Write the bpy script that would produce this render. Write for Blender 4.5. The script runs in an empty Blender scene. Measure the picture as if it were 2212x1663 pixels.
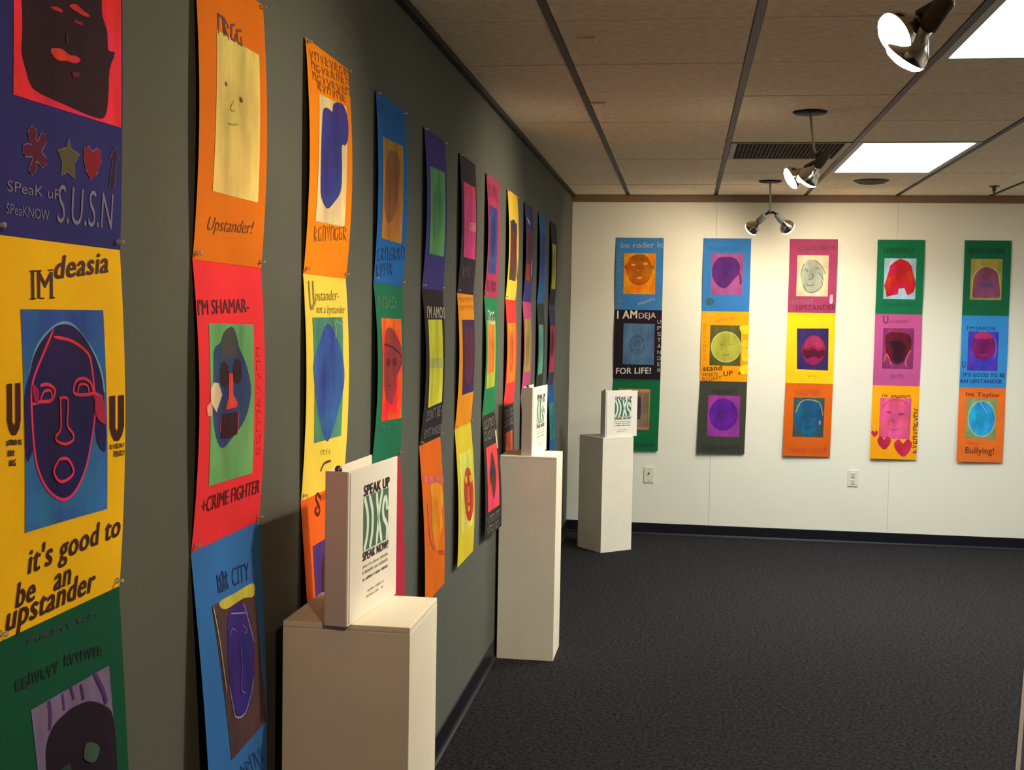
import bpy, bmesh, math, random
from mathutils import Vector, Matrix

# ------------------------------------------------------------------ scene, camera, light
S = bpy.context.scene
C = S.collection
ROOM_D, ROOM_H, ROOM_W, ROOM_BACK = 8.476, 2.404, 4.877, -2.6
TILE = .6096
GX, GY = .390, 3.589            # ceiling grid offsets
SPOT_W = 30                     # watts of each reflector lamp
SPOT_COL = (1.0, .83, .60)
FLUO_COL = (.93, 1.0, .97)
FLUO_W = 24

def make_camera():
    f, yaw, pitch, roll, cx, cz = 2575.55, .143, -.0552, .0177, .8101, 1.5158
    sy, cy = math.sin(yaw), math.cos(yaw)
    fw = Vector((-sy, cy, 0)); r = Vector((cy, sy, 0)); u = Vector((0, 0, 1))
    f2 = fw*math.cos(pitch) + u*math.sin(pitch); u2 = u*math.cos(pitch) - fw*math.sin(pitch)
    r3 = r*math.cos(roll) + u2*math.sin(roll); u3 = u2*math.cos(roll) - r*math.sin(roll)
    m = Matrix((r3, u3, -f2)).transposed().to_4x4()
    m.translation = Vector((cx, 0, cz))
    cd = bpy.data.cameras.new('camera'); cam = bpy.data.objects.new('camera', cd); C.objects.link(cam)
    cd.sensor_width = 36; cd.lens = f/2212*36; cd.clip_start = .05
    cam.matrix_world = m
    S.camera = cam
make_camera()

world = bpy.data.worlds.new('gallery_ambience'); S.world = world; world.use_nodes = True
world.node_tree.nodes['Background'].inputs[0].default_value = (1, .85, .7, 1)
world.node_tree.nodes['Background'].inputs[1].default_value = .03
S.view_settings.view_transform = 'Standard'; S.view_settings.look = 'None'
S.view_settings.gamma = 1; S.view_settings.use_curve_mapping = False
S.view_settings.exposure = 1.4
S.cycles.use_denoising = True
S.cycles.max_bounces = 8

# ------------------------------------------------------------------ materials
def lin(c):
    return tuple(((v/255)/12.92 if v/255 <= .04045 else ((v/255+.055)/1.055)**2.4) for v in c)
MATS = {}
def mat(name, rgb, rough=.8, var=.0, scale=8, metal=0, bump=0, bscale=200, spec=.3, stretch=(1,1,1), detail=4):
    if name in MATS: return MATS[name]
    m = bpy.data.materials.new(name); m.use_nodes = True; MATS[name] = m
    nt = m.node_tree; b = nt.nodes['Principled BSDF']
    c = lin(rgb)
    b.inputs['Base Color'].default_value = (*c, 1); b.inputs['Roughness'].default_value = rough
    b.inputs['Metallic'].default_value = metal; b.inputs['Specular IOR Level'].default_value = spec
    tc = nt.nodes.new('ShaderNodeTexCoord'); mp = nt.nodes.new('ShaderNodeMapping')
    mp.inputs['Scale'].default_value = stretch
    nt.links.new(tc.outputs['Object'], mp.inputs['Vector'])
    if var:
        n = nt.nodes.new('ShaderNodeTexNoise'); n.inputs['Scale'].default_value = scale; n.inputs['Detail'].default_value = detail
        nt.links.new(mp.outputs[0], n.inputs['Vector'])
        r = nt.nodes.new('ShaderNodeValToRGB')
        r.color_ramp.elements[0].position = .3; r.color_ramp.elements[1].position = .7
        r.color_ramp.elements[0].color = (*[v*(1-var) for v in c], 1)
        r.color_ramp.elements[1].color = (*[min(1, v*(1+var)) for v in c], 1)
        nt.links.new(n.outputs['Fac'], r.inputs[0]); nt.links.new(r.outputs[0], b.inputs['Base Color'])
    if bump:
        n2 = nt.nodes.new('ShaderNodeTexNoise'); n2.inputs['Scale'].default_value = bscale; n2.inputs['Detail'].default_value = 3
        nt.links.new(mp.outputs[0], n2.inputs['Vector'])
        bp = nt.nodes.new('ShaderNodeBump'); bp.inputs['Strength'].default_value = bump; bp.inputs['Distance'].default_value = .004
        nt.links.new(n2.outputs['Fac'], bp.inputs['Height']); nt.links.new(bp.outputs[0], b.inputs['Normal'])
    return m
def glow(name, rgb, strength):
    m = bpy.data.materials.new(name); m.use_nodes = True
    b = m.node_tree.nodes['Principled BSDF']
    b.inputs['Base Color'].default_value = (.9, .9, .9, 1)
    b.inputs['Emission Color'].default_value = (*rgb, 1); b.inputs['Emission Strength'].default_value = strength
    return m
def ink(rgb, kind='paint'):
    k = f'{kind}_{rgb[0]}_{rgb[1]}_{rgb[2]}'
    if kind == 'paper': return mat(k, rgb, .85, .10, 5, bump=.12, bscale=260, spec=.15)
    if kind == 'print': return mat(k, rgb, .7, .12, 60)
    if k not in MATS:
        # brushed poster paint: hue drifts a little between strokes
        m = mat(k, rgb, .8, .34, 13, spec=.2, stretch=(1, 1, .4), detail=7)
        nt = m.node_tree; b = nt.nodes['Principled BSDF']; src = b.inputs['Base Color'].links[0].from_socket
        hs = nt.nodes.new('ShaderNodeHueSaturation'); n = nt.nodes.new('ShaderNodeTexNoise'); n.inputs['Scale'].default_value = 9; n.inputs['Detail'].default_value = 3
        mr = nt.nodes.new('ShaderNodeMapRange'); mr.inputs['From Min'].default_value = .3; mr.inputs['From Max'].default_value = .7; mr.inputs['To Min'].default_value = 0.478; mr.inputs['To Max'].default_value = 0.522
        nt.links.new(nt.nodes['Texture Coordinate'].outputs['Object'], n.inputs['Vector']); nt.links.new(n.outputs['Fac'], mr.inputs['Value']); nt.links.new(mr.outputs[0], hs.inputs['Hue'])
        nt.links.new(src, hs.inputs['Color']); nt.links.new(hs.outputs[0], b.inputs['Base Color'])
    return MATS[k]
# ------------------------------------------------------------------ mesh helpers
def link(name, me, m=None, parent=None):
    o = bpy.data.objects.new(name, me); C.objects.link(o)
    if m is not None and me is not None: me.materials.append(m)
    if parent is not None: o.parent = parent
    return o
def from_bm(name, bm, m, parent=None, smooth=False):
    me = bpy.data.meshes.new(name)
    bmesh.ops.recalc_face_normals(bm, faces=bm.faces)
    bm.to_mesh(me); bm.free()
    if smooth:
        for p in me.polygons: p.use_smooth = True
    return link(name, me, m, parent)
def box(bm, lo, hi, bevel=0, mx=None):
    r = bmesh.ops.create_cube(bm, size=1)
    vs = r['verts']
    for v in vs:
        v.co = Vector([lo[i] + (v.co[i]+.5)*(hi[i]-lo[i]) for i in range(3)])
    if bevel:
        es = list({e for v in vs for e in v.link_edges})
        g = bmesh.ops.bevel(bm, geom=es, offset=bevel, segments=2, affect='EDGES', profile=.6)
        vs = list({v for f in g['faces'] for v in f.verts} | {v for v in vs if v.is_valid})
    if mx is not None:
        for v in vs: v.co = mx @ v.co
    return vs
def boxo(name, lo, hi, m, parent=None, bevel=0, mx=None):
    bm = bmesh.new(); box(bm, lo, hi, bevel, mx); return from_bm(name, bm, m, parent)
def lathe(bm, prof, seg=20, mx=None):
    rings = []
    for r, z in prof:
        if r < 1e-6: rings.append([bm.verts.new((0, 0, z))])
        else: rings.append([bm.verts.new((r*math.cos(2*math.pi*i/seg), r*math.sin(2*math.pi*i/seg), z)) for i in range(seg)])
    for a, b in zip(rings, rings[1:]):
        for i in range(seg):
            j = (i+1) % seg
            if len(a) == 1 and len(b) == 1: continue
            if len(a) == 1: bm.faces.new((a[0], b[i], b[j]))
            elif len(b) == 1: bm.faces.new((a[i], a[j], b[0]))
            else: bm.faces.new((a[i], a[j], b[j], b[i]))
    if mx is not None:
        for ring in rings:
            for v in ring: v.co = mx @ v.co
def tube(bm, pts, r, seg=10):
    pts = [Vector(p) for p in pts]; prev = None
    for i, p in enumerate(pts):
        t = (pts[min(i+1, len(pts)-1)] - pts[max(i-1, 0)]).normalized()
        a = t.orthogonal().normalized() if prev is None else (prev - t*prev.dot(t)).normalized()
        prev = a; b = t.cross(a)
        ring = [bm.verts.new(p + (a*math.cos(2*math.pi*k/seg) + b*math.sin(2*math.pi*k/seg))*r) for k in range(seg)]
        if i:
            for k in range(seg): bm.faces.new((last[k], last[(k+1) % seg], ring[(k+1) % seg], ring[k]))
        else: bm.faces.new(ring[::-1])
        last = ring
    bm.faces.new(last)
def axis_mx(origin, axis):
    return Matrix.Translation(Vector(origin)) @ Vector(axis).normalized().to_track_quat('Z', 'Y').to_matrix().to_4x4()
def thing(name, label, cat, loc=(0, 0, 0), rz=0, group=None):
    o = bpy.data.objects.new(name, None); C.objects.link(o)
    o.location = loc; o.rotation_euler = (0, 0, rz); o.empty_display_size = .05
    o['label'] = label; o['category'] = cat
    if group: o['group'] = group
    return o
def tag(o, label, cat, group=None):
    o['label'] = label; o['category'] = cat
    if group: o['group'] = group
    return o
def struct(o):
    o['kind'] = 'structure'; return o

# ------------------------------------------------------------------ room shell
M_LWALL = mat('grey_green_wall_fabric', (94, 96, 88), .9, .05, 3, bump=.25, bscale=500, spec=.1)
M_WALL = mat('off_white_wall_paint', (226, 222, 206), .75, .02, 2, bump=.05, bscale=300)
M_TILE = mat('acoustic_ceiling_tile', (242, 226, 200), .95, .10, 30, bump=.4, bscale=120, spec=.05)
M_BAR = mat('dark_bronze_grid', (30, 24, 24), .5)
M_CARPET = mat('charcoal_carpet', (43, 41, 42), .95, .7, 70, bump=.8, bscale=500, spec=.05, detail=8)
M_BASE = mat('black_vinyl_base', (16, 14, 24), .45)
M_TRIM = mat('brown_wall_angle', (128, 100, 78), .6)

struct(boxo('floor', (-.15, ROOM_BACK-.15, -.1), (ROOM_W+.15, ROOM_D+.15, 0), M_CARPET))
struct(boxo('wall_left', (-.12, ROOM_BACK, 0), (0, ROOM_D, ROOM_H+.2), M_LWALL))
struct(boxo('wall_right', (ROOM_W, ROOM_BACK, 0), (ROOM_W+.12, ROOM_D, ROOM_H+.2), M_WALL))
struct(boxo('wall_rear', (-.12, ROOM_BACK-.12, 0), (ROOM_W+.12, ROOM_BACK, ROOM_H+.2), M_WALL))
wb = struct(boxo('wall_back', (-.12, ROOM_D+.006, 0), (ROOM_W+.12, ROOM_D+.12, ROOM_H+.2), M_WALL))
x = 0.0
for x1 in (1.010, 2.229, 3.448, ROOM_W):                      # painted wall boards, butted with hairline joints
    boxo('wall_panel', (x+.0008, ROOM_D, .0), (x1-.0008, ROOM_D+.007, ROOM_H+.05), M_WALL, wb); x = x1
def cove(name, axis):
    # vinyl cove base: upright with a small toe on the carpet
    bm = bmesh.new()
    prof = [(0, 0), (.016, 0), (.0155, .003), (.008, .009), (.004, .018), (.004, .083), (.002, .0855), (0, .0855)]
    a, b = (ROOM_BACK, ROOM_D) if axis == 'y' else (0, ROOM_W)
    rows = []
    for t in (a, b):
        rows.append([bm.verts.new((d, t, z) if axis == 'y' else (t, ROOM_D-d, z)) for d, z in prof])
    n = len(prof)
    for i in range(n): bm.faces.new((rows[0][i], rows[0][(i+1) % n], rows[1][(i+1) % n], rows[1][i]))
    bm.faces.new(rows[0]); bm.faces.new(rows[1][::-1])
    return struct(from_bm(name, bm, M_BASE))
cove('baseboard_left', 'y'); cove('baseboard_back', 'x')
struct(boxo('trim_1', (.0, ROOM_D-.012, ROOM_H-.052), (ROOM_W, ROOM_D-.0005, ROOM_H-.004), M_TRIM, bevel=.002))
struct(boxo('trim_2', (.0005, ROOM_BACK, ROOM_H-.022), (.022, ROOM_D-.012, ROOM_H-.001), M_BAR))

# ceiling: slab above, one object per lay-in tile, T bars between the columns
ceil = struct(boxo('ceiling', (-.12, ROOM_BACK-.12, ROOM_H+.03), (ROOM_W+.12, ROOM_D+.12, ROOM_H+.12), mat('dark_plenum', (30, 26, 24), .9)))
lights_at = {(2, -1), (2, 0), (2, 4), (2, 5), (5, -1), (5, 0), (5, 4), (5, 5)}   # grid cells taken by the troffers
vent_at = {(1, 4)}
def tile_mesh(w, d):
    bm = bmesh.new(); box(bm, (-w/2, -d/2, 0), (w/2, d/2, .018), .003)
    me = bpy.data.meshes.new('ceiling_tile'); bm.to_mesh(me); bm.free(); me.materials.append(M_TILE); return me
cols = [(0.0, GX)] + [(GX+k*TILE, GX+(k+1)*TILE) for k in range(7)] + [(GX+7*TILE, ROOM_W)]
cache = {}
for ci, (xa, xb) in enumerate(cols):
    for j in range(-11, 8):
        if (ci-1, j) in lights_at or (ci-1, j) in vent_at: continue
        ya, yb = GY+j*TILE, GY+(j+1)*TILE
        ya = max(ya, ROOM_BACK); yb = min(yb, ROOM_D)
        if yb-ya < .1: continue
        w, d = xb-xa-.026, yb-ya-.007
        if ci == 0: w = xb-xa-.024
        k = (round(w, 3), round(d, 3))
        if k not in cache: cache[k] = tile_mesh(w, d)
        o = bpy.data.objects.new('ceiling_tile', cache[k]); C.objects.link(o); o.parent = ceil
        o.location = ((xa+xb)/2 + (.004 if ci == 0 else 0), (ya+yb)/2, ROOM_H + random.Random(ci*50+j).uniform(-.0006, .0012))
for k in range(8):
    xx = GX+k*TILE
    boxo('grid_bar', (xx-.012, ROOM_BACK, ROOM_H-.002), (xx+.012, ROOM_D-.012, ROOM_H+.03), M_BAR, ceil)
for j in range(-10, 8):                                         # cross tees, set up inside the joints
    boxo('cross_bar', (.0, GY+j*TILE-.0032, ROOM_H+.005), (ROOM_W, GY+j*TILE+.0032, ROOM_H+.03), M_BAR, ceil)

# ------------------------------------------------------------------ fluorescent troffers
M_FRAME = mat('white_enamel', (196, 204, 196), .5)
M_DIFF = glow('lit_acrylic_diffuser', FLUO_COL, 3.0)
def troffer(j, label, watts, k=2):
    xa, xb = GX+k*TILE, GX+(k+1)*TILE; ya, yb = GY+j*TILE, GY+(j+2)*TILE
    t = thing('fluorescent_troffer', label, 'ceiling light', ((xa+xb)/2, (ya+yb)/2, ROOM_H), 0, 'fluorescent troffers in the ceiling grid')
    w, d = (xb-xa)/2-.014, (yb-ya)/2-.006
    bm = bmesh.new()
    for lo, hi in (((-w, -d, -.002), (-w+.028, d, .022)), ((w-.028, -d, -.002), (w, d, .022)), ((-w+.028, -d, -.002), (w-.028, -d+.028, .022)), ((-w+.028, d-.028, -.002), (w-.028, d, .022))):
        box(bm, lo, hi, .002)
    from_bm('frame', bm, M_FRAME, t)
    boxo('diffuser', (-w+.028, -d+.028, .004), (w-.028, d-.028, .008), M_DIFF, t)
    boxo('housing', (-w, -d, .022), (w, d, .029), M_FRAME, t)
    ld = bpy.data.lights.new('fluorescent_tubes', 'AREA'); ld.shape = 'RECTANGLE'; ld.size = 2*(w-.03); ld.size_y = 2*(d-.03)
    ld.energy = watts; ld.color = FLUO_COL; ld.spread = math.radians(150)
    lo = bpy.data.objects.new('fluorescent_tubes', ld); C.objects.link(lo); lo.parent = t; lo.location = (0, 0, .001)
    return t
troffer(-1, 'unseen fluorescent troffer added as fill light near the right-hand wall', FLUO_W*.30, 5)  # added out of view, brightens the ceiling by bounce off the right wall
troffer(4, 'unseen fluorescent troffer added as fill light near the right-hand back corner', FLUO_W*.2, 5)  # second added fill troffer, unseen, lifts the far right of ceiling and wall
troffer(-1, 'lit fluorescent troffer cut by the photo corner, beside the glaring spotlight', FLUO_W*.28)
troffer(4, 'lit fluorescent troffer fully in view beside the dark air grille', FLUO_W*.92)

# ------------------------------------------------------------------ air return grille, diffuser, sprinkler, clips
xa, xb, ya, yb = GX+TILE, GX+2*TILE, GY+4*TILE, GY+5*TILE
t = thing('air_grille', 'dark eggcrate air return grille in the ceiling between the spotlights and troffer', 'vent', ((xa+xb)/2, (ya+yb)/2, ROOM_H))
w = TILE/2-.014
bm = bmesh.new()
for lo, hi in (((-w, -w, -.003), (-w+.03, w, .02)), ((w-.03, -w, -.003), (w, w, .02)), ((-w+.03, -w, -.003), (w-.03, -w+.012, .02)), ((-w+.03, w-.012, -.003), (w-.03, w, .02))): box(bm, lo, hi, .002)
from_bm('frame', bm, mat('grille_frame', (150, 146, 134), .5), t)
bm = bmesh.new(); n = 26
for k in range(1, n):
    p = -w+.03+(2*w-.06)*k/n; box(bm, (p-.0012, -w+.012, .001), (p+.0012, w-.012, .014))
    p = -w+.012+(2*w-.024)*k/n; box(bm, (-w+.03, p-.0012, .001), (w-.03, p+.0012, .014))
o = from_bm('eggcrate', bm, mat('grille_blades', (64, 60, 66), .5), t); o['kind'] = 'stuff'
boxo('duct', (-w, -w, .021), (w, w, .028), mat('duct_black', (8, 7, 12), .9), t)

t = thing('round_diffuser', 'round flush ceiling diffuser just beyond the full troffer', 'vent', (1.92, 7.62, ROOM_H))
bm = bmesh.new(); lathe(bm, [(.0, -.004), (.035, -.006), (.052, -.014), (.07, -.006), (.08, -.016), (.105, -.003), (.108, .0), (0, 0)], 28)
from_bm('cone_rings', bm, mat('diffuser_grey', (66, 70, 60), .6), t, True)
t = thing('fire_sprinkler', 'small fire sprinkler head hanging from the ceiling by the back wall', 'sprinkler', (2.71, 7.9, ROOM_H))
bm = bmesh.new(); lathe(bm, [(0, 0), (.032, 0), (.030, -.006), (.012, -.01), (.012, -.03), (.007, -.034), (.007, -.052), (0, -.052)], 14); from_bm('body', bm, mat('dull_brass', (96, 92, 80), .4, metal=.6), t)
bm = bmesh.new(); lathe(bm, [(0, -.052), (.016, -.052), (.016, -.055), (0, -.055)], 12); from_bm('deflector', bm, MATS['dull_brass'], t)
for cx, cy, lb in ((0.478, 3.805, 'white ceiling clip by the grid bar, the clip nearer the viewer'), (.436, 4.919, 'white ceiling clip by the grid bar, the clip farther along')):
    t = thing('ceiling_clip', lb, 'clip', (cx, cy, ROOM_H), 0, 'white clips by the first grid bar')
    boxo('strap', (-.032, -.006, -.0085), (.032, .006, -.0005), mat('white_plastic', (240, 228, 200), .5), t, .001)
    boxo('hook', (.018, -.004, -.018), (.024, .004, -.0085), MATS['white_plastic'], t)

# ------------------------------------------------------------------ hanging twin spotlights
M_ROD = mat('pale_enamel_rod', (190, 186, 168), .45)
M_SOCK = mat('pale_socket', (176, 180, 166), .5)
M_CANOPY = mat('dark_canopy', (22, 18, 20), .6)
M_CHROME = mat('silvered_reflector', (214, 206, 190), .18, metal=1)
M_LENS = glow('lit_lens', (1.0, .88, .66), 7.0)
def twin_spot(y, label, rod_pts, heads, watts, sock=None, cone=106, tint=SPOT_COL):
    sock = sock or M_SOCK
    x0 = rod_pts[0][0]
    t = thing('twin_spotlight', label, 'spotlight', (x0, y, ROOM_H), 0, 'twin spotlights hung from the ceiling')
    R = Vector((x0, y, ROOM_H))
    bm = bmesh.new(); lathe(bm, [(0, -.010), (.03, -.012), (.066, -.008), (.072, -.001), (0, -.001)], 28); from_bm('canopy', bm, M_CANOPY, t, True)
    bm = bmesh.new(); tube(bm, [Vector((px, y, pz))-R for px, pz in rod_pts], .0055, 10); from_bm('rod', bm, M_ROD, t, True)
    hub = Vector((rod_pts[-1][0], y, rod_pts[-1][1]))-R
    bm = bmesh.new(); bmesh.ops.create_uvsphere(bm, u_segments=14, v_segments=8, radius=.016, matrix=Matrix.Translation(hub)); from_bm('hub', bm, sock, t, True)
    for i, (face, axis) in enumerate(heads):
        ax = Vector(axis).normalized(); F = Vector(face)-R
        base = F - ax*.092                                       # lens centre minus bulb length
        mx = axis_mx(base, ax)
        s0 = base - ax*.060
        bm = bmesh.new(); tube(bm, [hub, (hub+s0)/2+Vector((0, 0, .004)), s0], .0075, 8)
        from_bm('arm', bm, M_CANOPY, t, True)
        bm = bmesh.new(); lathe(bm, [(0, -.064), (.014, -.062), (.0195, -.056), (.0205, -.02), (.021, .008), (.017, .010), (0, .010)], 18, mx); so = from_bm('socket', bm, sock, t, True)
        bm = bmesh.new(); lathe(bm, [(0, .004), (.0145, .008), (.016, .022), (.030, .040), (.043, .056), (.0485, .072), (.0485, .078)], 24, mx); b = from_bm('bulb', bm, M_CHROME, t, True)
        bm = bmesh.new(); lathe(bm, [(.0485, .078), (.046, .086), (.036, .094), (.018, .099), (0, .100)], 24, mx); from_bm('lens', bm, M_LENS, b, True)
        ld = bpy.data.lights.new('lamp_beam', 'SPOT'); ld.energy = watts; ld.color = tint
        ld.spot_size = math.radians(cone); ld.spot_blend = .85; ld.shadow_soft_size = .035
        lo = bpy.data.objects.new('lamp_beam', ld); C.objects.link(lo); lo.parent = t
        lo.matrix_local = Matrix.Translation(base+ax*.106) @ (-ax).to_track_quat('Z', 'Y').to_matrix().to_4x4()
M_SOCK_SHADED = mat('shaded_socket', (84, 74, 64), .5)  # darker copy of the pale socket, its lack of light put into the colour
twin_spot(7.65, 'twin spotlight with both lamps splayed apart in front of the white back wall',
          [(1.314, 2.402), (1.317, 2.30), (1.319, 2.213)],
          [((1.205, 7.70, 2.105), (-.50, .62, -.52)), ((1.436, 7.70, 2.112), (.50, .62, -.50))], SPOT_W*.55, None, 134)
twin_spot(5.17, 'twin spotlight hanging just below the dark air grille',
          [(1.306, 2.402), (1.318, 2.31), (1.327, 2.245), (1.345, 2.222)],
          [((1.224, 5.16, 2.120), (-.80, -.04, -.46)), ((1.292, 5.15, 2.112), (-.52, .46, -.72))], SPOT_W*1.05, M_SOCK_SHADED)
twin_spot(2.69, 'glaring twin spotlight nearest the viewer beside the large troffer',
          [(1.305, 2.402), (1.315, 2.31), (1.330, 2.240), (1.346, 2.212)],
          [((1.226, 2.66, 2.128), (-.76, -.26, -.50)), ((1.256, 2.69, 2.085), (-.52, .44, -.73))], SPOT_W*.88, M_SOCK_SHADED, 98)
twin_spot(.21, 'twin spotlight overhead behind the viewer, out of the photo',
          [(1.305, 2.402), (1.315, 2.31), (1.330, 2.240), (1.346, 2.212)],
          [((1.226, .20, 2.128), (-.74, .60, -.42)), ((1.256, .22, 2.085), (-.20, -.72, -.62))], SPOT_W*.95, M_SOCK_SHADED, 110, (1.0, .72, .44))
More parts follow.
